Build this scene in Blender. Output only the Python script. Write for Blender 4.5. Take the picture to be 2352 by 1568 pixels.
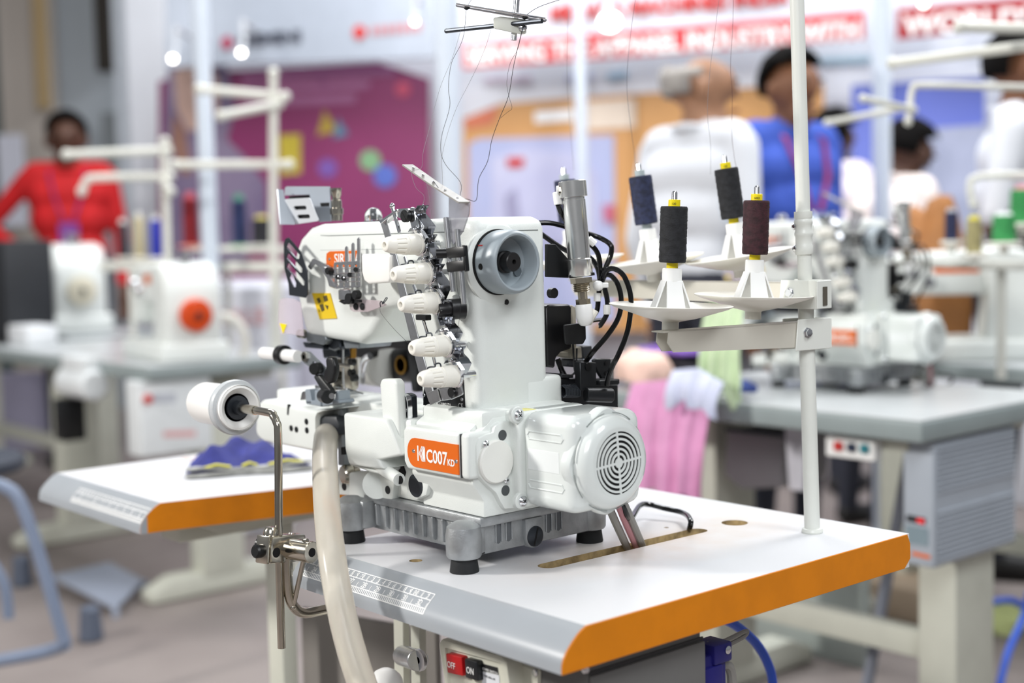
import bpy, bmesh, math, random
from mathutils import Vector as V, Matrix
random.seed(7)
for o in list(bpy.data.objects): bpy.data.objects.remove(o)
SC = bpy.context.scene
COL = SC.collection
H = 0.76                       # height of the sewing table's top above the floor; all coordinates below are measured from that top
# ------------------------------------------------------------------ camera
FPX = 3102.28
CAM = V((1.93818, -0.85594, 0.36196))
YAW, PITCH, ROLL = 0.8597, 0.0759, -0.0240
_p = bpy.context
def cam_axes():
    fw = V((-math.sin(YAW)*math.cos(PITCH), math.cos(YAW)*math.cos(PITCH), -math.sin(PITCH)))
    r = fw.cross(V((0, 0, 1))).normalized(); u = r.cross(fw)
    c, s = math.cos(ROLL), math.sin(ROLL)
    return c*r + s*u, -s*r + c*u, fw
CR, CU, CF = cam_axes()
cd = bpy.data.cameras.new('camera'); cam = bpy.data.objects.new('camera', cd); COL.objects.link(cam)
m = Matrix((CR, CU, -CF)).transposed().to_4x4(); m.translation = CAM + V((0, 0, H)); cam.matrix_world = m
cd.sensor_width = 36; cd.lens = 36*FPX/2352; cd.clip_start = .05; cd.clip_end = 60
cd.dof.use_dof = True; cd.dof.focus_distance = 1.53; cd.dof.aperture_fstop = 2.35; cd.dof.aperture_blades = 0
SC.camera = cam
# ------------------------------------------------------------------ world, lamps, exposure
w = bpy.data.worlds.new('hall_air'); SC.world = w; w.use_nodes = True
bg = w.node_tree.nodes['Background']; bg.inputs[0].default_value = (.88, .91, .96, 1); bg.inputs[1].default_value = .20
def lamp(name, loc, aim, size, power, color=(1, 1, 1), sizey=None):
    ld = bpy.data.lights.new(name, 'AREA'); ld.size = size; ld.energy = power; ld.color = color
    if sizey: ld.shape = 'RECTANGLE'; ld.size_y = sizey
    o = bpy.data.objects.new(name, ld); COL.objects.link(o)
    o.location = V(loc) + V((0, 0, H)); o.rotation_euler = (V(aim) - V(loc)).to_track_quat('-Z', 'Y').to_euler()
    return o
AIM = (.7, .15, .15)
lamp('booth_spot_lamp', (-1.5, -2.9, 2.0), AIM, .45, 125, (1, .97, .93))
lamp('booth_spot_lamp', (.9, 2.2, 2.9), AIM, .6, 24, (1, .98, .96))
lamp('hall_and_fill_lamp', (2.9, .6, 2.7), AIM, 1.0, 32, (.93, .97, 1))
lamp('hall_and_fill_lamp', (3.6, -2.6, 2.7), AIM, 1.8, 85, (.97, .98, 1))  # added fill behind the camera: frontal light and streaks on the chrome
lamp('hall_and_fill_lamp', (-2.5, 2.0, 3.4), (-2.5, 2.6, -.5), 2.2, 125, (.95, .97, 1))
lamp('hall_and_fill_lamp', (.6, 3.8, 3.4), (.2, 4.6, -.5), 2.2, 125, (.95, .97, 1))
lamp('hall_and_fill_lamp', (-4.2, 4.6, 3.2), (-5.0, 6.0, .6), 1.6, 115, (.95, .97, 1))
SC.view_settings.view_transform = 'Standard'; SC.view_settings.look = 'None'
SC.view_settings.exposure = 0.34; SC.view_settings.gamma = 1; SC.view_settings.use_curve_mapping = False
# ------------------------------------------------------------------ materials
def lin(c):
    if isinstance(c, str): c = tuple(int(c[i:i+2], 16)/255 for i in (0, 2, 4))
    return tuple(x/12.92 if x <= .04045 else ((x+.055)/1.055)**2.4 for x in c)
MATS = {}
def mat(name, col, rough=.45, metal=0, bump=0, bscale=400, var=.03, vscale=12, spec=.5, trans=0, alpha=1, coat=0, emit=0, col2=None, aniso=0, ior=1.45):
    if name in MATS: return MATS[name]
    M = bpy.data.materials.new(name); M.use_nodes = True; nt = M.node_tree; N = nt.nodes; L = nt.links
    b = N['Principled BSDF']; c = lin(col); c2 = lin(col2) if col2 else tuple(x*(1-var*2.2) for x in c)
    tc = N.new('ShaderNodeTexCoord'); nz = N.new('ShaderNodeTexNoise'); nz.inputs['Scale'].default_value = vscale; nz.inputs['Detail'].default_value = 5
    L.new(tc.outputs['Object'], nz.inputs['Vector'])
    rp = N.new('ShaderNodeValToRGB'); rp.color_ramp.elements[0].position = .35; rp.color_ramp.elements[1].position = .62
    rp.color_ramp.elements[0].color = (*c2, 1); rp.color_ramp.elements[1].color = (*c, 1)
    L.new(nz.outputs['Fac'], rp.inputs['Fac']); L.new(rp.outputs['Color'], b.inputs['Base Color'])
    b.inputs['Roughness'].default_value = rough; b.inputs['Metallic'].default_value = metal
    b.inputs['Specular IOR Level'].default_value = spec; b.inputs['Transmission Weight'].default_value = trans
    b.inputs['Alpha'].default_value = alpha; b.inputs['Coat Weight'].default_value = coat; b.inputs['IOR'].default_value = ior
    if emit: b.inputs['Emission Color'].default_value = (*c, 1); b.inputs['Emission Strength'].default_value = emit
    if bump:
        n2 = N.new('ShaderNodeTexNoise'); n2.inputs['Scale'].default_value = bscale; n2.inputs['Detail'].default_value = 3
        L.new(tc.outputs['Object'], n2.inputs['Vector'])
        bp = N.new('ShaderNodeBump'); bp.inputs['Strength'].default_value = bump; bp.inputs['Distance'].default_value = .001
        L.new(n2.outputs['Fac'], bp.inputs['Height']); L.new(bp.outputs['Normal'], b.inputs['Normal'])
    MATS[name] = M; return M
# ------------------------------------------------------------------ pixel rays of the photograph (to read sizes off it, each onto a plane at its own depth)
def ray(x, y): return CF + CR*((x-1176)/FPX) - CU*((y-784)/FPX)
def PX(x, y, v): d = ray(x, y); return CAM + d*((v-CAM.x)/d.x)
def PY(x, y, v): d = ray(x, y); return CAM + d*((v-CAM.y)/d.y)
def PZ(x, y, v): d = ray(x, y); return CAM + d*((v-CAM.z)/d.z)
def PD(x, y, v): return CAM + ray(x, y)*v
# ------------------------------------------------------------------ mesh building
class B:
    def __init__(s): s.v = []; s.f = []; s.m = []
    def addbm(s, bm, mi=0):
        bmesh.ops.recalc_face_normals(bm, faces=bm.faces); bm.verts.index_update(); n = len(s.v)
        s.v += [v.co.copy() for v in bm.verts]; s.f += [[q.index+n for q in f.verts] for f in bm.faces]; s.m += [mi]*len(bm.faces); bm.free(); return s
    def _bev(s, bm, bev, seg, ang=.5):
        if bev > 0:
            es = [e for e in bm.edges if len(e.link_faces) == 2 and e.calc_face_angle(0) > ang]
            if es: bmesh.ops.bevel(bm, geom=es, offset=bev, segments=seg, affect='EDGES', profile=.5, clamp_overlap=True)
    def box(s, x0, x1, y0, y1, z0, z1, bev=0, seg=2, rot=None, piv=None, mi=0):
        bm = bmesh.new(); bmesh.ops.create_cube(bm, size=1)
        for v in bm.verts: v.co = V(((x0+x1)/2+v.co.x*(x1-x0), (y0+y1)/2+v.co.y*(y1-y0), (z0+z1)/2+v.co.z*(z1-z0)))
        s._bev(bm, bev, seg)
        if rot:
            p = V(piv) if piv else V(((x0+x1)/2, (y0+y1)/2, (z0+z1)/2))
            for v in bm.verts: v.co = rot @ (v.co-p) + p
        return s.addbm(bm, mi)
    def loft(s, A, Bp, bev=0, seg=2, ang=.5, mi=0):          # two matching 3D outlines joined into a closed solid
        bm = bmesh.new(); a = [bm.verts.new(p) for p in A]; b = [bm.verts.new(p) for p in Bp]; n = len(a)
        bm.faces.new(a); bm.faces.new(b[::-1])
        for i in range(n): bm.faces.new((a[i], b[i], b[(i+1) % n], a[(i+1) % n]))
        bmesh.ops.recalc_face_normals(bm, faces=bm.faces); s._bev(bm, bev, seg, ang)
        return s.addbm(bm, mi)
    def prism(s, pts, ax, a0, a1, bev=0, seg=2, ang=.5, mi=0):
        if ax == 'x': A = [V((a0, p[0], p[1])) for p in pts]; Q = [V((a1, p[0], p[1])) for p in pts]
        elif ax == 'y': A = [V((p[0], a0, p[1])) for p in pts]; Q = [V((p[0], a1, p[1])) for p in pts]
        else: A = [V((p[0], p[1], a0)) for p in pts]; Q = [V((p[0], p[1], a1)) for p in pts]
        return s.loft(A, Q, bev, seg, ang, mi)
    def px(s, pts, ax, a0, a1, bev=0, seg=2, ang=.5):            # outline read off the photo on the plane ax=a0, real depth a0..a1
        A = [(PX if ax == 'x' else PY if ax == 'y' else PZ)(p[0], p[1], a0) for p in pts]
        d = V((a1-a0, 0, 0)) if ax == 'x' else V((0, a1-a0, 0)) if ax == 'y' else V((0, 0, a1-a0))
        return s.loft(A, [q+d for q in A], bev, seg, ang)
    def pxc(s, pts, a, out, inn):                              # cutter: outline read on the plane y=a, reaching out in front of it and inn behind it
        A = [PY(p[0], p[1], a) for p in pts]; return s.loft([q-V((0, out, 0)) for q in A], [q+V((0, inn, 0)) for q in A])
    def sheet(s, pts, th, nrm=None, bev=0):                   # flat 3D polygon with thickness
        pts = [V(p) for p in pts]; n = V(nrm).normalized() if nrm else (pts[1]-pts[0]).cross(pts[2]-pts[1]).normalized()
        return s.loft([p+n*th/2 for p in pts], [p-n*th/2 for p in pts], bev, 1)
    def lathe(s, prof, org, d, n=24, mi=0):                     # prof: (radius, distance along d)
        d = V(d).normalized(); a = d.orthogonal().normalized(); b = d.cross(a); org = V(org); bm = bmesh.new(); R = []
        for r, t in prof:
            if r < 1e-6: R.append([bm.verts.new(org+d*t)])
            else: R.append([bm.verts.new(org+d*t+(a*math.cos(6.28318*i/n)+b*math.sin(6.28318*i/n))*r) for i in range(n)])
        for p, q in zip(R, R[1:]):
            for i in range(n):
                j = (i+1) % n
                if len(p) == 1 and len(q) == 1: break
                if len(p) == 1: bm.faces.new((p[0], q[i], q[j]))
                elif len(q) == 1: bm.faces.new((p[i], q[0], p[j]))
                else: bm.faces.new((p[i], q[i], q[j], p[j]))
        if len(R[0]) > 1: bm.faces.new(R[0])
        if len(R[-1]) > 1: bm.faces.new(R[-1])
        return s.addbm(bm, mi)
    def cyl(s, p, q, r, r2=None, n=20, bev=0, mi=0):
        p = V(p); q = V(q); L = (q-p).length; r2 = r if r2 is None else r2
        pr = [(0, 0), (r-bev, 0), (r, bev), (r2, L-bev), (r2-bev, L), (0, L)] if bev else [(0, 0), (r, 0), (r2, L), (0, L)]
        return s.lathe(pr, p, q-p, n, mi)
    def ring(s, c, d, r0, r1, t0, t1, n=32): return s.lathe([(r0, t0), (r1, t0), (r1, t1), (r0, t1), (r0, t0)], c, d, n)
    def tube(s, pts, r, n=10, sub=0, closed=False, radii=None):
        pts = [V(p) for p in pts]
        if sub:
            P = []; k = len(pts)
            for i in range(k if closed else k-1):
                if closed: a, b, c, e = pts[(i-1) % k], pts[i], pts[(i+1) % k], pts[(i+2) % k]
                else: a, b, c, e = pts[max(i-1, 0)], pts[i], pts[i+1], pts[min(i+2, k-1)]
                for j in range(sub):
                    t = j/sub; P.append(.5*((2*b)+(c-a)*t+(2*a-5*b+4*c-e)*t*t+(3*b-a-3*c+e)*t**3))
            if not closed: P.append(pts[-1])
            pts = P
        bm = bmesh.new(); R = []; k = len(pts); ax = None
        for i in range(k):
            if closed: t = (pts[(i+1) % k]-pts[(i-1) % k])
            else: t = pts[min(i+1, k-1)]-pts[max(i-1, 0)]
            t.normalize()
            ax = t.orthogonal().normalized() if ax is None else (ax-t*ax.dot(t)).normalized()
            b = t.cross(ax); rr = radii[min(int(i*len(radii)/k), len(radii)-1)] if radii else r
            R.append([bm.verts.new(pts[i]+(ax*math.cos(6.28318*j/n)+b*math.sin(6.28318*j/n))*rr) for j in range(n)])
        for i in range(k if closed else k-1):
            p, q = R[i], R[(i+1) % k]
            for j in range(n): bm.faces.new((p[j], q[j], q[(j+1) % n], p[(j+1) % n]))
        if not closed: bm.faces.new(R[0]); bm.faces.new(R[-1])
        return s.addbm(bm)
    def ell(s, c, rx, ry, rz, n=16, m=10, rot=None, mi=0):
        bm = bmesh.new(); bmesh.ops.create_uvsphere(bm, u_segments=n, v_segments=m, radius=1)
        for v in bm.verts:
            p = V((v.co.x*rx, v.co.y*ry, v.co.z*rz)); v.co = (rot @ p if rot else p)+V(c)
        return s.addbm(bm, mi)
    def ribbon(s, pts, wd, th):                                 # bent strip: polyline swept across the width vector wd
        pts = [V(p) for p in pts]; wd = V(wd); k = len(pts); A = []; C = []
        for i in range(k):
            t = (pts[min(i+1, k-1)]-pts[max(i-1, 0)]).normalized(); n = t.cross(wd).normalized()
            A.append(pts[i]+n*th/2); C.append(pts[i]-n*th/2)
        bm = bmesh.new(); vs = [[bm.verts.new(p+o) for p, o in ((A[i], -wd/2), (A[i], wd/2), (C[i], wd/2), (C[i], -wd/2))] for i in range(k)]
        for i in range(k-1):
            for j in range(4): bm.faces.new((vs[i][j], vs[i+1][j], vs[i+1][(j+1) % 4], vs[i][(j+1) % 4]))
        bm.faces.new(vs[0]); bm.faces.new(vs[-1]); return s.addbm(bm)
ORG = {}
def tag(o, label=None, cat=None, group=None, kind=None):
    if label: o['label'] = label
    if cat: o['category'] = cat
    if group: o['group'] = group
    if kind: o['kind'] = kind
    return o
def thing(name, org, label, cat, group=None, kind=None):
    o = bpy.data.objects.new(name, None); COL.objects.link(o); o.empty_display_size = .05
    o.location = V(org)+V((0, 0, H)); ORG[o.name] = V(org); return tag(o, label, cat, group, kind)
SPLIT = set('mounting_hole socket_screw wing_knob spool_core support eyes take_up_pin comb_screw guide_post plate_screw bed_screw comb_wire needle link_screw cable motor_cable fan_spoke base_rib screw_hole rail_hole guide_eyelet plate_rivet slotted_upright hinge_block hinge_shim guide_rod black_cable valve_wire body_hole clamp_screw clamp_bolt linkage_screw tube_sleeve wheel_boss fan_ring front_wall foot_pin looper_lever presser_bar presser_foot take_up_link lanyard leg_pair yellow_trim striped_hem crossed_strand sticker_pictogram plate_emblem fascia_print needle_bar tension_knob bobbin_winder valve_body valve_coil stop_bracket cylinder_bracket bracket_head bracket_tail cylinder_nut air_elbow latch_spring bracket_shadow motor_shell'.split())
def islands(b):
    par = list(range(len(b.v)))
    def fd(i):
        while par[i] != i: par[i] = par[par[i]]; i = par[i]
        return i
    for f in b.f:
        r = fd(f[0])
        for q in f[1:]: par[fd(q)] = r
    out = {}
    for f, m_ in zip(b.f, b.m): out.setdefault(fd(f[0]), []).append((f, m_))
    res = []
    for fs in out.values():
        c = B(); mp = {}
        for f, m_ in fs:
            for q in f:
                if q not in mp: mp[q] = len(c.v); c.v.append(b.v[q])
            c.f.append([mp[q] for q in f]); c.m.append(m_)
        res.append(c)
    return res
def obj(name, b, mt, parent=None, *a, **k):
    if parent and name in SPLIT:
        r = islands(b)
        if 1 < len(r) <= 60: return [obj1(name, c, mt, parent, *a, **k) for c in r][0]
    return obj1(name, b, mt, parent, *a, **k)
def obj1(name, b, mt, parent=None, smooth=35, org=None, label=None, cat=None, group=None, kind=None):
    me = bpy.data.meshes.new(name)
    if parent: og = ORG[parent.name]
    else:
        if org is None:
            xs = [p.x for p in b.v]; ys = [p.y for p in b.v]; zs = [p.z for p in b.v]; org = ((min(xs)+max(xs))/2, (min(ys)+max(ys))/2, min(zs))
        og = V(org)
    me.from_pydata([tuple(p-og) for p in b.v], [], b.f)
    for mm in (mt if isinstance(mt, (list, tuple)) else [mt]): me.materials.append(mm)
    if isinstance(mt, (list, tuple)): me.polygons.foreach_set('material_index', b.m)
    me.validate(); me.update()
    if smooth: me.shade_smooth(); me.set_sharp_from_angle(angle=math.radians(smooth))
    o = bpy.data.objects.new(name, me); COL.objects.link(o); ORG[o.name] = og
    if parent: o.parent = parent
    else: o.location = og+V((0, 0, H))
    return tag(o, label, cat, group, kind)
def cut(o, b, mi_mat=None):                                    # carve solid b out of object o
    og = ORG[o.name]; me = bpy.data.meshes.new('cutter'); me.from_pydata([tuple(p-og) for p in b.v], [], b.f)
    if mi_mat: me.materials.append(mi_mat)
    c = bpy.data.objects.new('cutter', me); COL.objects.link(c); c.parent = o.parent
    if not o.parent: c.location = o.location
    md = o.modifiers.new('cut', 'BOOLEAN'); md.object = c; md.operation = 'DIFFERENCE'; md.solver = 'EXACT'
    if mi_mat: md.material_mode = 'TRANSFER'
    bpy.context.view_layer.update(); dg = bpy.context.evaluated_depsgraph_get()
    nm = bpy.data.meshes.new_from_object(o.evaluated_get(dg)); o.modifiers.clear(); o.data = nm
    nm.shade_smooth(); nm.set_sharp_from_angle(angle=math.radians(35)); bpy.data.objects.remove(c)
def text(name, s, size, org, xd, yd, mt, parent, depth=.0002, align='LEFT', sx=1, bold=0, shear=0):
    cu = bpy.data.curves.new(name, 'FONT'); cu.body = s; cu.size = size; cu.align_x = align; cu.extrude = depth; cu.resolution_u = 3; cu.offset = bold; cu.shear = shear
    t = bpy.data.objects.new(name, cu); COL.objects.link(t); bpy.context.view_layer.update()
    me = bpy.data.meshes.new_from_object(t.evaluated_get(bpy.context.evaluated_depsgraph_get())); bpy.data.objects.remove(t)
    xd = V(xd).normalized(); yd = V(yd).normalized(); zd = xd.cross(yd).normalized(); og = ORG[parent.name]
    for v in me.vertices: v.co = V(org)-og + xd*v.co.x*sx + yd*v.co.y + zd*v.co.z
    me.materials.clear(); me.materials.append(mt)
    o = bpy.data.objects.new(name, me); COL.objects.link(o); o.parent = parent; ORG[o.name] = og; return o
def copy_tree(o, parent=None):
    c = o.copy(); COL.objects.link(c); c.parent = parent
    for ch in list(o.children): copy_tree(ch, c)
    return c
# palette
WHITE = mat('white_enamel', 'e2e6e2', .38, bump=.22, bscale=900, var=.02)
GLOSSW = mat('glossy_white_enamel', 'e0e5e2', .2, var=.015, coat=.4)
CREAM = mat('cream_plastic', 'f5f2e8', .38, var=.015)
PLAST = mat('white_plastic', 'eeeeec', .35, var=.01)
CAST = mat('cast_aluminium', 'adb0b2', .45, .68, bump=.25, bscale=500, var=.1, vscale=60)
CHROME = mat('chrome', 'e4e5e8', .12, 1, var=.02)
STEEL = mat('brushed_steel', 'cdced0', .28, 1, var=.06, vscale=80)
NICKEL = mat('nickel_plate', 'c3bdb0', .16, 1, var=.04, vscale=50)
GREYM = mat('grey_sheet_metal', 'aeb6c0', .4, .35, var=.03)
DARKM = mat('dark_steel', '3c4046', .35, .7, var=.05)
BLACK = mat('black_plastic', '101113', .38, var=.05)
RUBBER = mat('black_rubber', '202224', .7, bump=.15, var=.12, vscale=40)
HOLE = mat('dark_hole', '08080a', .8)
BRASS = mat('brass', 'a8803c', .3, 1)
ORANGEP = mat('orange_plate', 'df670e', .38, var=.03)
YELLOW = mat('yellow_sticker', 'e0bd12', .45, var=.04)
YCORE = mat('yellow_core', 'f2dc12', .4, var=.02)
PRINTW = mat('white_print', 'f4f4f2', .5)
PRINTK = mat('black_print', '18181a', .6)
PRINTR = mat('red_print', 'c4241c', .5)
WHEELG = mat('grey_wheel_paint', '9aa4aa', .35, var=.02)
LGREY = mat('light_grey_paint', 'dcded8', .45, var=.02)
# ================================================================== the hall: floor, booth walls, fascia, posts
FZ = -H
FLOOR = mat('hall_floor', '8a817d', .55, bump=.1, bscale=40, var=.1, vscale=2.2, col2='7b726f')
b = B(); b.box(-16, 9, -6, 18, FZ-.1, FZ); obj('floor', b, FLOOR, None, 0, org=(0, 0, FZ), kind='structure')
RH = V((math.cos(YAW), math.sin(YAW), 0)); FH = V((-math.sin(YAW), math.cos(YAW), 0))
PHI = math.radians(18); WD = RH*math.cos(PHI)-FH*math.sin(PHI); WN = RH*math.sin(PHI)+FH*math.cos(PHI)   # booth wall direction, and its normal pointing away from the camera
W0P = CAM+FH*7.3
def PW(x, y, off=0):                                              # a point of the booth wall, off metres in front of it
    d = ray(x, y); t = (W0P-WN*off-CAM).dot(WN)/d.dot(WN); return CAM+d*t
def wpoly(name, pts, mt, off, parent=None, th=.012, **kw):
    A = [PW(x, y, off) for x, y in pts]; b = B(); b.loft(A, [p+WN*th for p in A]); return obj(name, b, mt, parent, 0, **kw)
WALLW = mat('booth_white', 'e9ecf2', .6, var=.01)
A = [PW(285, 0, 0), PW(2700, 0, 0)]; A[0].z = A[1].z = FZ; C_ = [p.copy() for p in A]
for p in C_: p.z = 3.2
b = B(); q = [A[0], A[1], C_[1], C_[0]]; b.loft(q, [p+WN*.08 for p in q]); obj('wall_back', b, WALLW, None, 0, kind='structure')
# grey ends of the hall left of the booth
def dpanel(name, x0, x1, y0, y1, D, mt, th=.25, kind='structure', **kw):
    P = [PD(x0, 555, D), PD(x1, 555, D)]; zt = PD((x0+x1)/2, y0, D).z; zb = FZ if y1 is None else PD((x0+x1)/2, y1, D).z
    P[0].z = P[1].z = zb; q = P+[V((P[1].x, P[1].y, zt)), V((P[0].x, P[0].y, zt))]; b = B(); b.loft(q, [p+FH*th for p in q]); return obj(name, b, mt, None, 0, kind=kind, **kw)
dpanel('wall_left', -400, 28, -400, None, 9.6, mat('dark_green_grey', '6e7a78', .8))
dpanel('wall_left', 20, 132, -400, None, 9.2, mat('beige_panel', 'b1a89f', .8, var=.06, vscale=1))
dpanel('wall_left', 100, 128, -400, 250, 9.1, mat('tan_strip', 'a38c66', .8), .05)
dpanel('wall_left', 130, 300, -400, None, 9.4, mat('blue_grey_panel', 'a9b0b6', .8, var=.05, vscale=1))
dpanel('trim_1', 240, 278, -400, 165, 9.2, mat('dark_brown_panel', '2f2a24', .8), .1)
dpanel('trim_2', 246, 288, 260, 480, 9.25, mat('grey_strip', '7f8486', .8), .05)
dpanel('wall_left', 280, 366, -20, None, 8.4, mat('pale_post_grey', 'c6ccd3', .7), .1)
dpanel('trim_3', 5, 60, 310, 520, 8.9, mat('pale_lilac_board', 'c9cad4', .7), .05)
dpanel('trim_4', -200, 200, 860, None, 7.6, mat('lilac_skirt', 'a9a6bd', .8), .1)
# fascia boards
FASC = mat('fascia_grey', 'a2a9b4', .6, var=.02)
LF = wpoly('booth_fascia', [(380, -120), (1002, -140), (1002, 132), (470, 150), (380, 158)], FASC, .62, th=.06, label='pale grey booth fascia with dark lettering above the magenta panel', cat='fascia')
RED = mat('fascia_red', 'c23238', .5, var=.03); REDD = mat('fascia_dark_red', '9e1c22', .5, var=.03)
RF = wpoly('booth_fascia', [(1064, -140), (1985, -200), (1985, 86), (1550, 120), (1064, 156)], mat('fascia_white', 'd6d9e2', .6), .50, th=.06, label='white booth fascia with a red lettered band behind the overhead thread guide', cat='fascia')
wpoly('red_band', [(1064, 100), (1550, 62), (1985, 26), (1985, 88), (1550, 122), (1064, 158)], RED, .512, RF, th=.012)
RF2 = wpoly('booth_fascia', [(2060, -160), (2600, -200), (2600, 30), (2060, 88)], mat('fascia_white', 'd6d9e2', .6), .56, th=.06, label='dark red lettered fascia at the far right', cat='fascia')
wpoly('red_band', [(2060, 20), (2600, -28), (2600, 32), (2060, 90)], REDD, .572, RF2, th=.012)
def wtext(s, x, y, hpx, mt, off, par, sx=1, bold=.004):
    p = PW(x, y, off); D = (p-CAM).dot(CF); return text('lettering', s, hpx*1.40*D/FPX, p, WD, V((0, 0, 1)), mt, par, .002, sx=sx, bold=bold)
wtext('SERVING THE APPAREL INDUSTRY WITH', 1072, 148, 38, PRINTW, .516, RF, .905)
wtext("WORLD'S", 2076, 80, 44, PRINTW, .576, RF2, 1.12)
wtext('MEHALA MACHINES INDIA', 1262, 48, 33, PRINTR, .516, RF, .98)
wtext('GEMINI', 546, 106, 26, mat('fascia_ink', '4c505c', .6), .626, LF, 1.35)
b = B(); p = PW(522, 98, .626); D_ = (p-CAM).dot(CF); b.lathe([(0, 0), (17*D_/FPX, 0), (17*D_/FPX, .004), (0, .004)], p, -WN, 5); obj('fascia_emblem', b, mat('fascia_wine', '9c2348', .6), LF, 0)
b = B(); p = PW(826, 74, .626); b.lathe([(0, 0), (15*D_/FPX, 0), (15*D_/FPX, .004), (0, .004)], p, -WN, 16); obj('fascia_emblem', b, PRINTR, LF, 0)
b = B()
for k in range(7): A = [PW(852+17*k, 62-k*1.5, .626), PW(864+17*k, 61-k*1.5, .626), PW(864+17*k, 80-k*1.5, .626), PW(852+17*k, 81-k*1.5, .626)]; b.loft(A, [q+WN*.003 for q in A])
obj('fascia_print', b, mat('fascia_pale_red', 'b8787c', .6), LF, 0)
# magenta panel
MG = wpoly('display_board', [(364, 186), (470, 166), (870, 142), (984, 180), (984, 760), (364, 760)], mat('magenta_print', '8f3768', .45, col2='7e2f5c', vscale=.8), .30, label='magenta printed booth panel with small coloured icons', cat='display panel', th=.02)
def onm(pts, mt, nm, off=.306): return wpoly(nm, pts, mt, off, MG, th=.005)
onm([(545, 172), (910, 152), (905, 172), (560, 192)], mat('magenta_text', 'a96a93', .5), 'print_line'); onm([(545, 200), (850, 185), (845, 203), (560, 218)], mat('magenta_text', 'a96a93', .5), 'print_line'); onm([(545, 228), (820, 215), (815, 236), (560, 248)], mat('magenta_text', 'a96a93', .5), 'print_line')
onm([(640, 310), (690, 308), (690, 398), (642, 402)], mat('icon_yellow', 'c6b23c', .5), 'icon'); onm([(745, 252), (775, 300), (728, 312)], mat('icon_gold', 'b59a3e', .5), 'icon'); onm([(775, 270), (800, 310), (765, 318)], mat('icon_teal', '5d86a4', .5), 'icon')
def disc(x, y, r, mt, nm): onm([(x+r*math.cos(k*.5236), y+r*math.sin(k*.5236)) for k in range(12)], mt, nm)
disc(850, 368, 24, mat('icon_green', '84b083', .5), 'icon'); disc(884, 404, 27, mat('icon_blue', '5a6fc0', .5), 'icon'); disc(752, 386, 22, mat('icon_violet', '7c58a8', .5), 'icon'); disc(925, 205, 18, mat('icon_coral', 'c9506e', .5), 'icon')
onm([(385, 160), (420, 120), (470, 110), (520, 150), (540, 250), (520, 320), (560, 360), (610, 420), (615, 520), (560, 600), (400, 620), (375, 560), (390, 400), (375, 300)], mat('print_mauve', '8d8098', .6, col2='6f6180', vscale=2), 'printed_figure')
onm([(400, 170), (430, 130), (475, 135), (500, 180), (500, 250), (470, 300), (430, 300), (405, 250)], mat('print_skin', 'd3b2a4', .6), 'printed_figure', .312)
onm([(398, 260), (425, 300), (440, 400), (415, 400), (392, 330)], mat('print_brown', '9b7466', .6), 'printed_figure', .312)
# orange panel and its lilac inset
OR = wpoly('display_board', [(1064, 272), (1150, 238), (1430, 216), (1892, 192), (1892, 760), (1064, 760)], mat('orange_print', 'cf9c62', .5, col2='c9935a', vscale=.8), .30, label='orange printed booth panel with a lilac inset behind the two men', cat='display panel', th=.02)
def ono(pts, mt, nm, off=.306): return wpoly(nm, pts, mt, off, OR, th=.005)
ono([(1066, 274), (1145, 242), (1132, 285), (1070, 296)], mat('print_coral', 'cf7456', .5), 'print_wedge'); ono([(1076, 330), (1100, 318), (1180, 316), (1410, 310), (1415, 740), (1076, 740)], mat('print_lilac', 'a4b0d6', .5, col2='b4b4d0', vscale=1.2), 'lilac_inset')
ono([(1130, 360), (1200, 345), (1330, 350), (1370, 400), (1370, 560), (1130, 560)], mat('print_pale_lilac', 'c6c6dc', .5, col2='acaccb', vscale=1.5), 'inset_shape', .312); ono([(1165, 362), (1205, 362), (1200, 384), (1165, 384)], PRINTR, 'inset_mark', .318); ono([(1385, 470), (1412, 470), (1412, 510), (1388, 510)], mat('print_rose', 'c0607a', .5), 'inset_mark', .318)
ono([(1228, 256), (1316, 250), (1316, 276), (1228, 282)], PRINTW, 'print_bar'); ono([(1318, 236), (1460, 226), (1460, 292), (1318, 300)], mat('print_cream', 'ead9c6', .5), 'print_bar')
ono([(1160, 450), (1185, 430), (1200, 540), (1165, 560)], mat('inset_grey', '9a97b4', .5), 'inset_shape', .318)
BL = wpoly('display_board', [(1956, 196), (2262, 176), (2262, 760), (1900, 760), (1930, 420), (1956, 420)], mat('blue_print', '5f6fc8', .5, col2='7783cf', vscale=.8), .30, label='blue printed booth panel at the right', cat='display panel', th=.02)
wpoly('pale_print', [(2060, 300), (2262, 286), (2262, 560), (2000, 560), (1985, 420)], mat('print_greylilac', 'a8aec6', .5), .306, BL, th=.005)
for x0, x1, y, mt in ((1300, 1360, 172, 'c6cbe6'), (1395, 1440, 168, 'a9cbe0'), (1880, 2000, 132, 'bcd8e4'), (1110, 1220, 176, 'dccfdd')):
    wpoly('trim_5', [(x0, y), (x1, y-5), (x1, y+12), (x0, y+16)], mat('pale_logo_'+mt, mt, .6), .02, kind='structure', th=.01)
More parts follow.
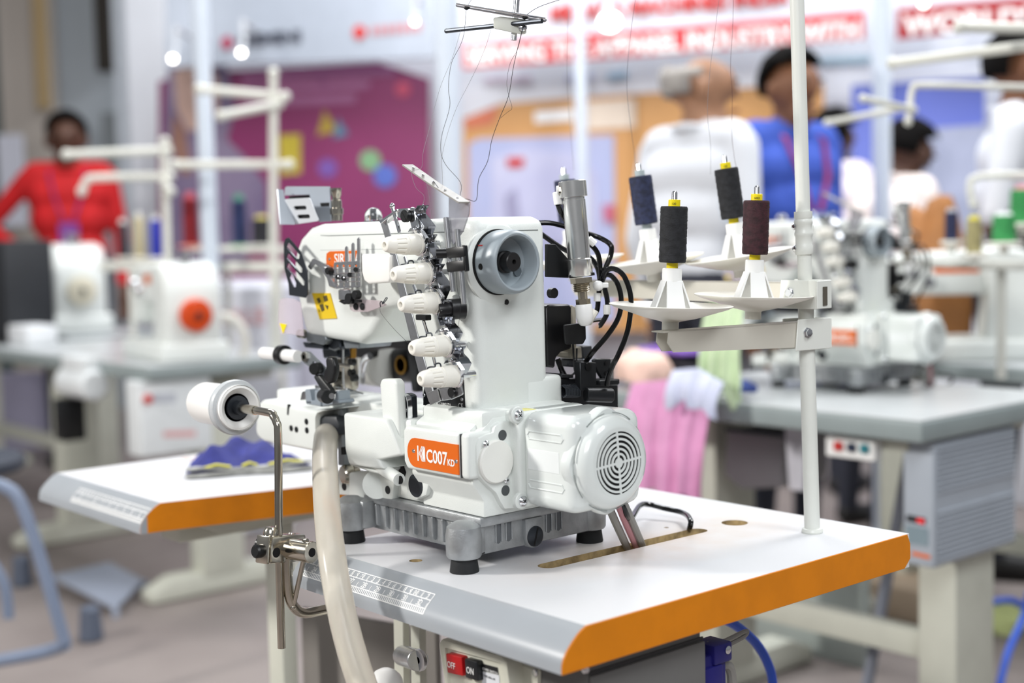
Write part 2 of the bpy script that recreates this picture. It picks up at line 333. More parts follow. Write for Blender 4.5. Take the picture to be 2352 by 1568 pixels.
# posts and rails of the booth system
POST = mat('post_white', 'd4dde8', .35, var=.02)
def post(x, w_, D, label, ztop=2.4, zb=FZ):
    p = PD(x, 500, D); hw = w_*D/FPX/2; b = B(); b.lathe([(0, zb), (hw*1.05, zb), (hw*1.05, ztop), (0, ztop)], V((p.x, p.y, 0)), (0, 0, 1), 8); o = thing('booth_post', (p.x, p.y, zb), label, 'post', 'booth posts'); obj('shaft', b, POST, o, 30)
    b = B(); b.lathe([(0, zb), (hw*2.2, zb), (hw*2.2, zb+.012), (hw*1.4, zb+.02), (0, zb+.02)], V((p.x, p.y, 0)), (0, 0, 1), 16); obj('foot_plate', b, POST, o, 30)
    b = B(); b.lathe([(0, ztop), (hw*1.25, ztop), (hw*1.25, ztop+.02), (0, ztop+.02)], V((p.x, p.y, 0)), (0, 0, 1), 8); obj('cap', b, POST, o, 30)
post(480, 38, 5.02, 'slim white booth post in front of the printed woman'); post(1038, 54, 5.0, 'wide white booth post between magenta and orange panels'); post(2026, 40, 4.8, 'pale blue-white booth post before the blue panel'); post(1340, 26, 6.4, 'thin pale post in front of the lilac inset')
# spot lamps on the fascia
LENS = mat('lit_lens', 'fff8f0', .3, emit=9)
for i, (x, y, D, r, lab) in enumerate(((398, 132, 6.6, .014, 'lit spotlight at the left end of the booth fascia'), (555, 118, 6.55, .014, 'lit spotlight beside the fascia emblem'), (953, 46, 6.2, .010, 'small round lit spotlight above the magenta panel'), (1400, 48, 6.2, .045, 'large lit spotlight over the red lettered band'), (2120, 4, 6.0, .015, 'lit spotlight at the top right over the red fascia'))):
    p = PD(x, y, D); t = thing('booth_spotlight', tuple(p), lab, 'spotlight', 'booth spotlights'); d = V((-FH.x, -FH.y, -.9)).normalized()
    b = B(); b.lathe([(0, -.10), (r*.5, -.10), (r*.8, -.06), (r*1.05, 0), (r*1.05, .012), (r, .012), (r, .004), (0, .004)], p, d, 24); obj('housing', b, mat('lamp_housing', 'c9ccd0', .4), t)
    b = B(); b.lathe([(0, .005), (r*.97, .005), (r*.8, .018), (0, .022)], p, d, 24); obj('lens', b, LENS, t)
    b = B(); b.tube([p-d*.08, p-d*.08+V((0, 0, .10)), p-d*.08+V((0, 0, .10))+FH*.4], .012, 8); obj('bracket', b, mat('lamp_housing', 'c9ccd0', .4), t)
for x, y, e_ in ((345, 128, .7), (965, 110, 1.1), (1395, 40, .5)):
    p = PW(x, y, 1.0); lamp('booth_wall_wash', p+V((0, 0, .25)), PW(x, y+20, 0), .12, e_, (1, .98, .96))
# ================================================================== people
import numpy as np
SKINT = {'brown': mat('skin_brown', '7a5138', .6, var=.06), 'dark': mat('skin_dark', '55382a', .6, var=.06), 'tan': mat('skin_tan', '9c7358', .6, var=.06)}
def person(label, pos, h, face, skin, shirt, trou, hairm, arms='down', lean=0, seat=False, bald=False, sleeve=1, turn=0):
    s = h/1.72; P = V(pos); R = Matrix.Rotation(face, 3, 'Z'); T0 = thing('person', pos, label, 'person')
    L = Matrix.Rotation(lean, 3, 'X')
    def tr(p, up=True):
        q = V(p)*s
        if up: c = V((0, 0, .95*s)); q = L @ (q-c)+c
        return P+R @ q
    C = []; SK, SH, TR, SO = 0, 1, 2, 3
    def cap(p, q, r0, r1, m, up=True): C.append((tr(p, up), tr(q, up), r0*s, r1*s, m))
    for sx in (-1, 1):
        if not seat:
            cap((sx*.09, 0, .93), (sx*.10, -.01, .50), .088, .060, TR, False); cap((sx*.10, -.01, .50), (sx*.105, .02, .09), .060, .045, TR, False); cap((sx*.105, .03, .045), (sx*.12, -.15, .035), .045, .038, SO, False)
        else:
            cap((sx*.09, 0, .93), (sx*.11, -.40, .93), .088, .065, TR, False); cap((sx*.11, -.40, .93), (sx*.11, -.38, .50), .060, .045, TR, False); cap((sx*.11, -.38, .49), (sx*.12, -.53, .485), .042, .036, SO, False)
    cap((-.07, 0, .96), (.07, 0, .96), .115, .115, TR, False); cap((-.06, .0, 1.05), (.06, 0, 1.05), .112, .112, SH); cap((-.075, 0, 1.2), (.075, 0, 1.2), .115, .115, SH); cap((-.10, .005, 1.32), (.10, .005, 1.32), .105, .105, SH); cap((-.15, .01, 1.42), (.15, .01, 1.42), .065, .065, SH)
    cap((0, .01, 1.43), (0, -.005, 1.53), .060, .058, SK)
    Hd = Matrix.Rotation(turn, 3, 'Z')
    def hp(x, y, z): q = Hd @ V((x, y, 0))*1.12; return (q.x, q.y-.01, 1.60+(z-1.635)*1.12)
    cap(hp(0, -.005, 1.575), hp(0, -.035, 1.545), .062, .045, SK); cap(hp(0, .0, 1.62), hp(0, .0, 1.645), .080, .078, SK); cap(hp(0, .03, 1.63), hp(0, -.03, 1.64), .072, .070, SK)
    cap(hp(0, -.092, 1.635), hp(0, -.094, 1.606), .009, .012, SK)
    for sx in (-1, 1): cap(hp(sx*.080, .005, 1.63), hp(sx*.082, .01, 1.595), .016, .011, SK)
    hands = []
    for sx in (-1, 1):
        sh = (sx*.185, .01, 1.40); mode = arms if isinstance(arms, str) else arms[0 if sx < 0 else 1]
        el, wr, hd = {'down': ((sx*.235, .03, 1.12), (sx*.235, -.05, .88), (sx*.235, -.08, .80)), 'hip': ((sx*.40, .10, 1.17), (sx*.20, -.04, 1.02), (sx*.14, -.10, .98)), 'work': ((sx*.25, -.04, 1.12), (sx*.14, -.27, 1.06), (sx*.10, -.35, 1.04)), 'fold': ((sx*.24, -.05, 1.12), (-sx*.02, -.16, 1.14), (-sx*.10, -.17, 1.15))}[mode]
        cap(sh, el, .054, .043, SH); cap(el, wr, .042, .030, SH if sleeve else SK); w0 = V(wr); w1 = V(hd); dd = (w1-w0).normalized(); sd = dd.cross(V((0, 0, 1)) if abs(dd.z) < .8 else V((0, 1, 0))).normalized()
        cap(w0, w1, .028, .034, SK)
        for k in range(4): o_ = sd*(.024-.016*k); cap(w1+o_, w1+o_+dd*(.055+.02*(k in (1, 2))), .0105, .0095, SK); cap(w1+o_+dd*(.055+.02*(k in (1, 2))), w1+o_*.9+dd*(.075+.02*(k in (1, 2)))+V((0, 0, -.018)), .0095, .0085, SK)
        cap(w0+(w1-w0)*.5+sd*.02, w1+sd*.055+dd*.01, .012, .010, SK)
    bb = B()
    for p, q, r0, r1, m in C:
        if (q-p).length < 1e-4: bb.ell(p, r0, r0, r0, 12, 8); continue
        d = (q-p); Ln = d.length; pr = [(0, -r0)]+[(r0*math.cos(a), -r0*math.sin(a)) for a in (1.05, .52)]+[(r0, 0), (r1, Ln)]+[(r1*math.cos(a), Ln+r1*math.sin(a)) for a in (.52, 1.05)]+[(0, Ln+r1)]
        bb.lathe(pr, p, d, 14)
    o = obj('body', bb, [SKINT[skin], shirt, trou, mat('dark_shoe', '1d1c1c', .5)], T0, 0)
    md = o.modifiers.new('r', 'REMESH'); md.mode = 'VOXEL'; md.voxel_size = .0115*s; m2 = o.modifiers.new('s', 'SMOOTH'); m2.factor = .5; m2.iterations = 3; m3 = o.modifiers.new('d', 'DECIMATE'); m3.ratio = .4
    bpy.context.view_layer.update(); nm = bpy.data.meshes.new_from_object(o.evaluated_get(bpy.context.evaluated_depsgraph_get())); o.modifiers.clear(); o.data = nm
    n = len(nm.polygons); ce = np.zeros(n*3); nm.polygons.foreach_get('center', ce); ce = ce.reshape(-1, 3)+np.array(P); best = np.full(n, 9.); mi = np.zeros(n, dtype=np.int32)
    for p, q, r0, r1, m in C:
        p_ = np.array(p); d = np.array(q)-p_; t = np.clip(((ce-p_) @ d)/max(d @ d, 1e-9), 0, 1); ds = np.linalg.norm(ce-p_-t[:, None]*d, axis=1)-(r0+(r1-r0)*t); k = ds < best; best[k] = ds[k]; mi[k] = m
    nm.materials.clear()
    for mm in (SKINT[skin], shirt, trou, mat('dark_shoe', '1d1c1c', .5)): nm.materials.append(mm)
    nm.polygons.foreach_set('material_index', mi); nm.shade_smooth()
    # hair, eyes, mouth, collar
    b = B(); bm = bmesh.new(); bmesh.ops.create_uvsphere(bm, u_segments=20, v_segments=14, radius=1)
    for v in list(bm.verts):
        x, y, z = v.co
        if z < (-.45 if y > .1 else .18+(-y)*.35 if not bald else .0+(-y)*.9): bm.verts.remove(v)
    for v in bm.verts:
        x, y, z = v.co; k = 1+.03*math.sin(9*x+4*z)*math.sin(7*y); q = hp(x*.096*k, y*.110*k+.010, 1.650+z*.106*k); v.co = tr(q)
    if bald:
        for v in list(bm.verts):
            if v.co.z > tr(hp(0, 0, 1.70)).z: bm.verts.remove(v)
    b.addbm(bm); o2 = obj('hair', b, hairm, T0, 60); sm = o2.modifiers.new('t', 'SOLIDIFY'); sm.thickness = .006*s
    b = B()
    for sx in (-1, 1): b.ell(tr(hp(sx*.032, -.088, 1.645)), .011*s, .007*s, .006*s, 8, 6)
    obj('eyes', b, BLACK, T0); b = B(); b.ell(tr(hp(0, -.088, 1.565)), .022*s, .008*s, .006*s, 8, 6); obj('mouth', b, mat('lip', '6a3a32', .6), T0)
    b = B(); b.tube([tr((.075*math.cos(a), .012+.07*math.sin(a), 1.452+.012*math.sin(a))) for a in [k*.5236 for k in range(12)]], .012*s, 8, 2, True); obj('collar', b, shirt, T0)
    return T0, tr
def lanyard(T0, tr, m1, m2=None):
    b = B(); b.ribbon([tr((-.07, .03, 1.47)), tr((-.085, -.075, 1.42)), tr((-.06, -.125, 1.30)), tr((-.02, -.135, 1.18))], (.02, 0, 0), .003); b.ribbon([tr((.07, .03, 1.47)), tr((.085, -.075, 1.42)), tr((.06, -.125, 1.30)), tr((.02, -.135, 1.18))], (.02, 0, 0), .003); obj('lanyard', b, m1, T0)
    b = B(); b.loft([tr(p) for p in ((-.045, -.138, 1.18), (.045, -.138, 1.18), (.045, -.138, 1.06), (-.045, -.138, 1.06))], [tr(p) for p in ((-.045, -.132, 1.18), (.045, -.132, 1.18), (.045, -.132, 1.06), (-.045, -.132, 1.06))]); obj('badge', b, m2 or m1, T0)
def at_head(x, ytop, D, h):                                      # floor position of a person whose crown shows at this pixel
    p = PD(x, ytop, D); return (p.x, p.y, FZ)
CAMF = math.atan2(-FH.y, -FH.x)+math.pi/2                       # facing the camera
HBL = mat('black_hair', '0c0a09', .9, spec=.15); HGR = mat('grey_hair', '8d8884', .7, col2='b3aea8', vscale=20); JEAN = mat('dark_trousers', '2b2d38', .8)
T_, t_ = person('man in a red shirt with a lanyard, hand on hip', at_head(150, 268, 7.0, 1.62), 1.83, CAMF+.25, 'dark', mat('red_shirt', 'c4151a', .8, var=.1, vscale=5), JEAN, HBL, ('hip', 'down')); lanyard(T_, t_, mat('violet_ribbon', '7a3a8c', .6))
T_, t_ = person('grey-haired man in a white shirt turned to the right', at_head(1590, 122, 4.15, 1.7), 1.70, CAMF+2.25, 'tan', mat('white_shirt', 'd9dce2', .8, var=.04, vscale=5), JEAN, HGR, 'down', .06, bald=True, turn=-.75); lanyard(T_, t_, mat('blue_ribbon', '4a5fa8', .6))
T_, t_ = person('dark-haired man in a blue shirt with a pink and blue lanyard', at_head(1800, 110, 4.6, 1.7), 1.74, CAMF+.55, 'brown', mat('blue_shirt', '4260c4', .8, var=.08, vscale=5), JEAN, HBL, 'down', .05); lanyard(T_, t_, mat('pink_ribbon', 'c05080', .6), mat('sky_ribbon', '4f8fd8', .6))
T_, t_ = person('man in a pale pink shirt seen behind the stand pole, facing away', at_head(1880, 288, 5.75, 1.55), 1.65, CAMF+2.3, 'dark', mat('pale_pink_shirt', 'e6dbe0', .8), JEAN, HBL, 'work', .18)
T_, t_ = person('bent dark-haired worker in a cream shirt behind the right post', at_head(1990, 318, 5.0, 1.45), 1.56, CAMF+2.0, 'dark', mat('cream_shirt', 'ecdfd8', .8), JEAN, HBL, 'work', .35)
T_, t_ = person('man at the right edge of the picture in a white shirt', at_head(2300, 82, 4.3, 1.72), 1.75, CAMF+1.2, 'brown', mat('white_shirt', 'd9dce2', .8, var=.04, vscale=5), JEAN, HBL, 'down', .1, sleeve=0)
# ================================================================== the sewing table with its cut-out
XL, XR, YD, TT = -.197, 1.0415, .5365, .0406
LAMW = mat('white_laminate', 'dfe0e2', .32, bump=.2, bscale=1400, var=.015, vscale=3)
def laminate_stains():
    nt = LAMW.node_tree; N = nt.nodes; L = nt.links; b = N['Principled BSDF']
    src = b.inputs['Base Color'].links[0].from_socket
    tc = N.new('ShaderNodeTexCoord'); mp = N.new('ShaderNodeMapping'); mp.inputs['Location'].default_value = (-2.75, -.22, 0); mp.inputs['Scale'].default_value = (9, 3.4, 0)
    gr = N.new('ShaderNodeTexGradient'); gr.gradient_type = 'SPHERICAL'; nz = N.new('ShaderNodeTexNoise'); nz.inputs['Scale'].default_value = 26; nz.inputs['Detail'].default_value = 6
    mu = N.new('ShaderNodeMath'); mu.operation = 'MULTIPLY'; mx = N.new('ShaderNodeMixRGB'); mx.inputs[2].default_value = (*lin('c9a888'), 1)
    L.new(tc.outputs['Object'], mp.inputs['Vector']); L.new(mp.outputs['Vector'], gr.inputs['Vector']); L.new(tc.outputs['Object'], nz.inputs['Vector'])
    L.new(gr.outputs['Fac'], mu.inputs[0]); L.new(nz.outputs['Fac'], mu.inputs[1]); L.new(mu.outputs[0], mx.inputs[0]); L.new(src, mx.inputs[1]); L.new(mx.outputs[0], b.inputs['Base Color'])
laminate_stains()
WOOD = mat('raw_plywood', 'c4ab7c', .7, bump=.3, bscale=120, var=.25, vscale=70)
NOSE = mat('grey_edge_profile', '9fa4a9', .3, var=.02, coat=.3)
OBAND = mat('orange_edge_band', 'e08400', .42, var=.04, vscale=30)
T = thing('sewing_table', (.55, .25, -H), 'white sewing table with orange side edges, grey ruler front and cut-out, nearest the camera', 'table')
b = B(); b.prism([(XL, 0), (.172, 0), (.225, .23), (.24, .30), (.572, .30), (.572, 0), (XR-.002, 0), (XR-.002, YD), (XL, YD)], 'z', -TT, 0)
top = obj('tabletop', b, [LAMW, WOOD], T, 20)
c = B(); sl = [V((.846, .385)), V((.842, .127))]
pts = []
for k in range(9): a = math.pi*k/8; pts.append((.846+.012*math.cos(a), .378+.012*math.sin(a)))
for k in range(9): a = math.pi+math.pi*k/8; pts.append((.844+.012*math.cos(a), .132+.012*math.sin(a)))
c.prism(pts, 'z', -.06, .02); cut(top, c, WOOD)
for (x, y, r) in ((.8495, .4435, .0165), (.7172, .0436, .0075), (.806, .365, .003)):
    c = B(); c.cyl((x, y, -.03 if r < .01 else -.06), (x, y, .02), r, n=28); cut(top, c, WOOD)
prof = [(.0, .0), (-.0061, -.0026), (-.0116, -.0062), (-.0197, -.0132), (-.0258, -.0194), (-.0299, -.0254), (-.0317, -.0316), (-.0319, -.0403), (-.0, -.0403)]
for x0, x1 in ((XL, .172), (.572, XR-.0018)):
    b = B(); b.prism(prof, 'x', x0, x1); obj('front_profile', b, NOSE, T, 25)
b = B(); b.prism(prof[:-1]+[(YD-.012, -.0403), (YD, -.030), (YD, -.012), (YD-.006, 0)], 'x', XR-.0018, XR, .0005, 1); obj('edge_band', b, OBAND, T, 30)
b = B()
b.loft([V((.1722+ (q[0])*.1, q[0], q[1])) for q in prof[:-1]]+[V((.1722, 0, -.0403))]+[V((.1722, 0, 0))], [V((.1742+(q[0])*.1, q[0], q[1])) for q in prof[:-1]]+[V((.1742, 0, -.0403))]+[V((.1742, 0, 0))])
b.loft([V((.1722, 0, 0)), V((.2252, .23, 0)), V((.2252, .23, -.0403)), V((.1722, 0, -.0403))], [V((.1742, 0, .0002)), V((.2272, .23, .0002)), V((.2272, .23, -.0405)), V((.1742, 0, -.0405))])
b.loft([V((.2252, .23, 0)), V((.2402, .30, 0)), V((.2402, .30, -.0403)), V((.2252, .23, -.0403))], [V((.2272, .23, .0002)), V((.2422, .30, .0002)), V((.2422, .30, -.0405)), V((.2272, .23, -.0405))])
obj('edge_band', b, OBAND, T, 30)
# the printed ruler on the front profile
def on_nose(x, s, lift=.0003):
    acc = 0
    for (a, c) in zip(prof, prof[1:-1]):
        L = math.hypot(c[0]-a[0], c[1]-a[1])
        if s <= acc+L or c is prof[-2]:
            k = (s-acc)/L; n = V((0, (c[1]-a[1])/L, -(c[0]-a[0])/L)); n = -n if n.z < 0 else n
            return V((x, a[0]+(c[0]-a[0])*k, a[1]+(c[1]-a[1])*k))+n*lift, V((0, (a[0]-c[0])/L, (a[1]-c[1])/L))
        acc += L
def nline(b, x0, s0, x1, s1, w):
    k = 6 if abs(s1-s0) > .004 else 1
    for i in range(k):
        xa, sa = x0+(x1-x0)*i/k, s0+(s1-s0)*i/k; xb, sb = x0+(x1-x0)*(i+1)/k, s0+(s1-s0)*(i+1)/k
        P, _ = on_nose(xa, sa); Q, _ = on_nose(xb, sb)
        if abs(s1-s0) < 1e-6:
            P0, _ = on_nose(xa, sa-w/2); P1, _ = on_nose(xa, sa+w/2); Q0, _ = on_nose(xb, sa-w/2); Q1, _ = on_nose(xb, sa+w/2)
        else: o = V((w/2, 0, 0)); P0, P1, Q0, Q1 = P-o, P+o, Q-o, Q+o
        n = len(b.v); b.v += [P0, Q0, Q1, P1]; b.f.append([n, n+1, n+2, n+3]); b.m.append(0)
SR = (.0155, .0235, .0338, .0398)
for xa, xb, i0, i1 in ((-.075, .168, -2, 6), (.588, .827, 23, 32)):
    b = B()
    for s in SR: nline(b, xa, s, xb, s, .0010)
    nline(b, xa, SR[0], xa, SR[3], .001); nline(b, xb, SR[0], xb, SR[3], .001)
    for k in range(i0, i1+1):
        X = k*.0254
        if xa < X < xb: nline(b, X, SR[1], X, SR[2], .0008)
        if xa < X+.0127 < xb: nline(b, X+.0127, SR[1]+.004, X+.0127, SR[2]-.001, .0008)
    for k in range(-8, 83):
        if xa < k*.01 < xb: nline(b, k*.01, SR[0], k*.01, SR[1], .0008)
    k = xa
    while k < xb: nline(b, k, SR[2], k, SR[3], .0013); k += .0254/8
    r = obj('ruler_scale', b, PRINTW, T, 0)
    for k in range(i0, i1+1):
        if not xa+.006 < k*.0254 < xb: continue
        p, yd = on_nose(k*.0254, SR[2]-.0012, .0004); text('ruler_numeral', str(k) if k > 0 else str(-k), .0098, p, (1, 0, 0), yd, PRINTW, T, 0, 'CENTER')
    for k in range(-7, 83):
        if not xa+.006 < k*.01 < xb: continue
        p, yd = on_nose(k*.01-.0014, SR[1]-.0008, .0004); s = str(k) if k % 10 == 0 else str(abs(k) % 10); text('ruler_numeral', s, .0082, p, (1, 0, 0), yd, PRINTW, T, 0, 'CENTER')
p0 = PZ(300, 1068, .0003)
text('brand_print', 'SIRUBA', .040, (-.15, .20, .0004), (.3, 1, 0), (-1, .3, 0), mat('faded_orange_print', 'f0b79c', .5), T, 0)
# under-structure
LEG = mat('cream_grey_steel', 'c9cabd', .45, var=.03)
for x in (.093, .93):
    b = B(); b.box(x-.03, x+.03, .05, .48, -.075, -.0406, .004); obj('leg_bracket', b, LEG, T)
    b = B(); b.box(x-.023, x+.023, .222, .25, -.70, -.07, .004); obj('leg', b, LEG, T)
    b = B(); b.prism([(.0, -.75), (.52, -.75), (.52, -.72), (.45, -.685), (.07, -.685), (.0, -.72)], 'x', x-.035, x+.035, .006); obj('foot', b, LEG, T)
b = B(); b.box(.1, .92, .235, .25, -.50, -.44, .004); obj('stretcher', b, LEG, T)
b = B(); b.prism([(.06, -.043), (.24, -.043), (.22, -.058), (.1, -.062)], 'x', .10, .155, .002); obj('underside_bracket', b, LEG, T)
b = B(); b.px([(690, 1395), (1000, 1450), (1010, 1720), (700, 1720)], 'y', .30, .31, .002, 1); obj('dark_bin_panel', b, mat('bin_panel_grey', '7f7b76', .6, var=.04), T)  # grey bin panel, added to darken the pale floor behind the hose
b = B(); b.px([(903, 1420), (926, 1424), (930, 1720), (908, 1720)], 'y', .10, .11, .001, 1); b.px([(942, 1428), (964, 1432), (968, 1720), (946, 1720)], 'y', .10, .11, .001, 1); obj('slotted_upright', b, LEG, T)
b = B(); q = PY(960, 1516, .05); b.cyl(q, PY(925, 1505, .09), .0125, bev=.001); b.ring(q+V((0, -.0005, 0)), (0, 1, 0), .004, .0128, 0, .004); obj('rod_socket', b, STEEL, T)
b = B(); q = PY(886, 1575, .06); b.ell(q, .022, .022, .022); b.cyl(q+V((0, 0, -.1)), q, .006); obj('knee_lever_knob', b, PLAST, T)
# ------------------------------------------------------------------ power switch under the table front
S = thing('power_switch', (.86, .03, -.16), 'cream power switch box with red OFF and black ON buttons', 'switch')
CRM = mat('cream_switch_plastic', 'd3d3c4', .42, var=.02)
y0 = .005
b = B(); b.px([(1006, 1478), (1012, 1467), (1150, 1506), (1163, 1520), (1180, 1640), (1030, 1640)], 'y', y0, .06, .003, 2); bz = obj('housing', b, CRM, S)
c = B(); c.pxc([(1022, 1487), (1150, 1522), (1165, 1630), (1034, 1630)], y0, .01, .003); cut(bz, c)
b = B(); b.px([(1158, 1510), (1238, 1538), (1238, 1640), (1170, 1640)], 'y', y0+.02, .06, .002, 1); obj('side_wing', b, CRM, S)
b = B(); q = PY(1226, 1545, y0+.018); b.cyl(q, q+V((0, .003, 0)), .0042, n=16, bev=.001); obj('screw', b, CHROME, S)
REDB = mat('red_button', 'b5161a', .3); 
for nm, pp, mt, s, tp in (('off_button', [(1023, 1500), (1060, 1509), (1063, 1553), (1027, 1545)], REDB, 'OFF', (1027, 1531)), ('on_button', [(1066, 1512), (1095, 1520), (1098, 1565), (1069, 1556)], mat('black_button', '191b1f', .3), 'ON', (1071, 1544))):
    b = B(); b.px(pp, 'y', y0-.005, y0+.006, .0015, 2); o = obj(nm, b, mt, S)
    text('lettering', s, .0098, PY(tp[0], tp[1], y0-.0053), (1, 0, 0), (0, 0, 1), PRINTW, o, .0001, sx=.8)
b = B(); b.px([(1104, 1523), (1142, 1533), (1144, 1549), (1106, 1539)], 'y', y0+.0022, y0+.0035); o = obj('switch_label', b, PRINTK, S); text('lettering', 'POWER SWITCH', .0042, PY(1106, 1537, y0+.002), (1, 0, 0), (0, 0, 1), PRINTW, o, .0001, sx=.82)
b = B(); b.px([(1106, 1541), (1146, 1551), (1150, 1625), (1110, 1620)], 'y', y0+.0022, y0+.0035); o = obj('rating_label', b, mat('pale_label', 'dfe2e6', .5), S); text('lettering', 'TYPE HFA-1M', .0032, PY(1110, 1553, y0+.002), (1, 0, 0), (0, 0, 1), PRINTK, o, .0001)
# ------------------------------------------------------------------ control box under the table end
S = thing('control_box', (.93, .16, -.3), 'dark grey motor control box under the orange table edge', 'control box')
CBX = mat('grey_box_paint', '6c6b69', .45, var=.03)
b = B(); b.prism([(.028, -.046), (.194, -.046), (.194, -.30), (.028, -.30)], 'x', .84, 1.012, .004); obj('housing', b, CBX, S)
b = B(); b.prism([(.030, -.058), (.195, -.058), (.195, -.061), (.030, -.061)], 'x', 1.0115, 1.0135); obj('lid_seam', b, mat('seam_grey', '3a3a3b', .5), S)
b = B(); b.prism([(.030, -.062), (.195, -.062), (.195, -.30), (.030, -.30)], 'x', 1.012, 1.0165, .0015); obj('side_lid', b, CBX, S)
b = B(); b.lathe([(0, 0), (.004, 0), (.0045, .002), (.003, .004), (0, .004)], (1.012, .024, -.054), (1, 0, 0), 14); obj('screw', b, CHROME, S)
def onx(y, z, x=1.0168): return V((x, y, z))
b = B(); b.sheet([onx(.092, -.1085), onx(.191, -.1085), onx(.191, -.16), onx(.092, -.16)], .0004, (1, 0, 0)); lb = obj('danger_label', b, PRINTW, S)
b = B(); b.sheet([onx(.0935, -.1097, 1.0171), onx(.1897, -.1097, 1.0171), onx(.1897, -.1187, 1.0171), onx(.0935, -.1187, 1.0171)], .0003, (1, 0, 0)); obj('label_header', b, PRINTR, lb)
for s, y in (('DANGER', .1355), ('PELIGRO', .1640)):
    text('lettering', s, .0072, onx(y, -.1172, 1.01735), (0, 1, 0), (0, 0, 1), PRINTW, lb, .0001, sx=.8)
    b = B(); b.sheet([onx(y-.0068, -.1172, 1.01735), onx(y-.0008, -.1172, 1.01735), onx(y-.0038, -.1112, 1.01735)], .0002, (1, 0, 0)); obj('warning_triangle', b, PRINTW, lb)
text('lettering', 'Un voltaje inadecuado\npuede provocar las\nlesiones', .0040, onx(.159, -.124, 1.01735), (0, 1, 0), (0, 0, 1), PRINTK, lb, .0001, sx=.8)
text('lettering', 'Hazardous voltage\nwill cause injury', .0040, onx(.130, -.124, 1.01735), (0, 1, 0), (0, 0, 1), PRINTK, lb, .0001, sx=.8)
b = B(); b.box(.96, .985, .195, .213, -.20, -.046, .002); obj('mounting_flange', b, LEG, S)
for z in (-.055, -.085):
    b = B(); b.lathe([(0, 0), (.004, 0), (.0045, .002), (.0025, .004), (0, .004)], (.985, .204, z), (1, 0, 0), 14); obj('screw', b, CHROME, S)
S = thing('blue_plug', (.975, .225, -.17), 'dark blue connector plug beside the grey control box', 'plug')
BLUEP = mat('blue_plug_plastic', '22206e', .4, var=.04)
b = B(); b.box(.960, .998, .200, .250, -.165, -.088, .003); b.box(.97, 1.002, .226, .256, -.10, -.078, .003); b.box(.99, 1.002, .211, .240, -.15, -.1, .002); obj('plug_body', b, BLUEP, S)
b = B(); b.lathe([(0, 0), (.004, 0), (.0045, .0015), (.002, .003), (0, .003)], (1.002, .247, -.086), (1, 0, 0), 14); obj('screw', b, CHROME, S)
GCAB = mat('grey_cable', '8d8b86', .45)
b = B(); b.tube([(.975, .238, -.125), (.985, .262, -.110), (.985, .274, -.13), (.98, .275, -.2), (.98, .275, -.3)], .0055, 10, 6); b.tube([(.975, .238, -.145), (.985, .256, -.15), (.985, .262, -.2), (.985, .262, -.3)], .005, 10, 6); obj('cable', b, GCAB, S)
b = B(); b.tube([PX(1624, 1478, .985), PX(1660, 1473, .985), PX(1705, 1452, .985), PX(1716, 1450, .985), PX(1708, 1462, .985), PX(1675, 1480, .985), PX(1645, 1498, .985)], .0026, 8, 6); obj('grey_wire_loop', b, GCAB, None, label='thin grey wire loop above the blue plug', cat='wire')
b = B(); b.tube([PX(1640, 1410, .85), PX(1690, 1436, .85), PX(1735, 1475, .85), PX(1762, 1520, .85), PX(1775, 1570, .85), PX(1780, 1680, .85)], .0062, 10, 8); obj('blue_air_hose', b, mat('blue_hose', '2450c0', .3), None, label='bright blue air hose hanging below the orange table edge', cat='hose')
# ------------------------------------------------------------------ roller guide clamped to the table front
S = thing('fabric_roller_guide', (.594, -.056, -.1), 'white fabric roller on a bent nickel rod clamped before the table', 'roller')
rx, ry, rz = .594, -.056, .168
b = B(); pts = [PX(652, 1225, rx)+V((0, 0, -.005)), V((rx, ry-.003, .06)), V((rx, ry-.001, .12)), V((rx, ry, rz-.022)), V((rx-.003, ry, rz-.008)), V((rx-.010, ry, rz-.001)), V((rx-.022, ry, rz)), (.47, ry, rz-.001)]
b.tube([(rx, ry-.006, -.105), (rx, ry-.005, .0), (rx, ry-.003, .06), (rx, ry, rz-.024), (rx-.003, ry, rz-.010), (rx-.010, ry, rz-.003), (rx-.022, ry, rz), (.46, ry, rz)], .0047, 14, 4); obj('bent_rod', b, NICKEL, S)
b = B(); R0 = V((.508, ry, rz)); d = V((-1, .0, -.0))
b.lathe([(.014, .010), (.020, .004), (.024, 0), (.0268, .001), (.0275, .004), (.0275, .0), (.028, .012), (.0262, .013), (.0262, .022), (.0255, .085), (.022, .094), (.012, .097), (0, .098)], R0, d, 36); obj('roller', b, mat('roller_white', 'f2f1ee', .3), S)
b = B(); b.lathe([(.0266, .007), (.0325, .007), (.0335, .009), (.0335, .013), (.031, .0145), (.0325, .016), (.0325, .018), (.0266, .019), (.0266, .007)], R0, d, 40); obj('roller_flange', b, mat('clear_grey_plastic', 'c4c8ca', .25, var=.05), S)
b = B(); b.ring(R0, d, .0085, .0145, .004, .018); b.cyl(R0+V((.006, 0, 0)), R0+V((-.01, 0, 0)), .0085, n=20); obj('bearing', b, DARKM, S)
b = B(); b.cyl((.545, ry, rz), (.47, ry, rz), .0056, n=16); obj('rod_sleeve', b, NICKEL, S)
cx, cy, cz = .592, -.062, .012
Rm = Matrix.Rotation(math.radians(12), 3, 'Z') @ Matrix.Rotation(math.radians(-8), 3, 'X')
b = B()
def cb(x0, x1, y0, y1, z0, z1, bev=.0015): b.box(cx+x0, cx+x1, cy+y0, cy+y1, cz+z0, cz+z1, bev, 2, Rm, (cx, cy, cz))
cb(-.010, .010, -.0235, -.0195, -.016, .016); cb(-.010, .010, -.019, .036, -.016, .016, .003); obj('clamp_block', b, NICKEL, S)
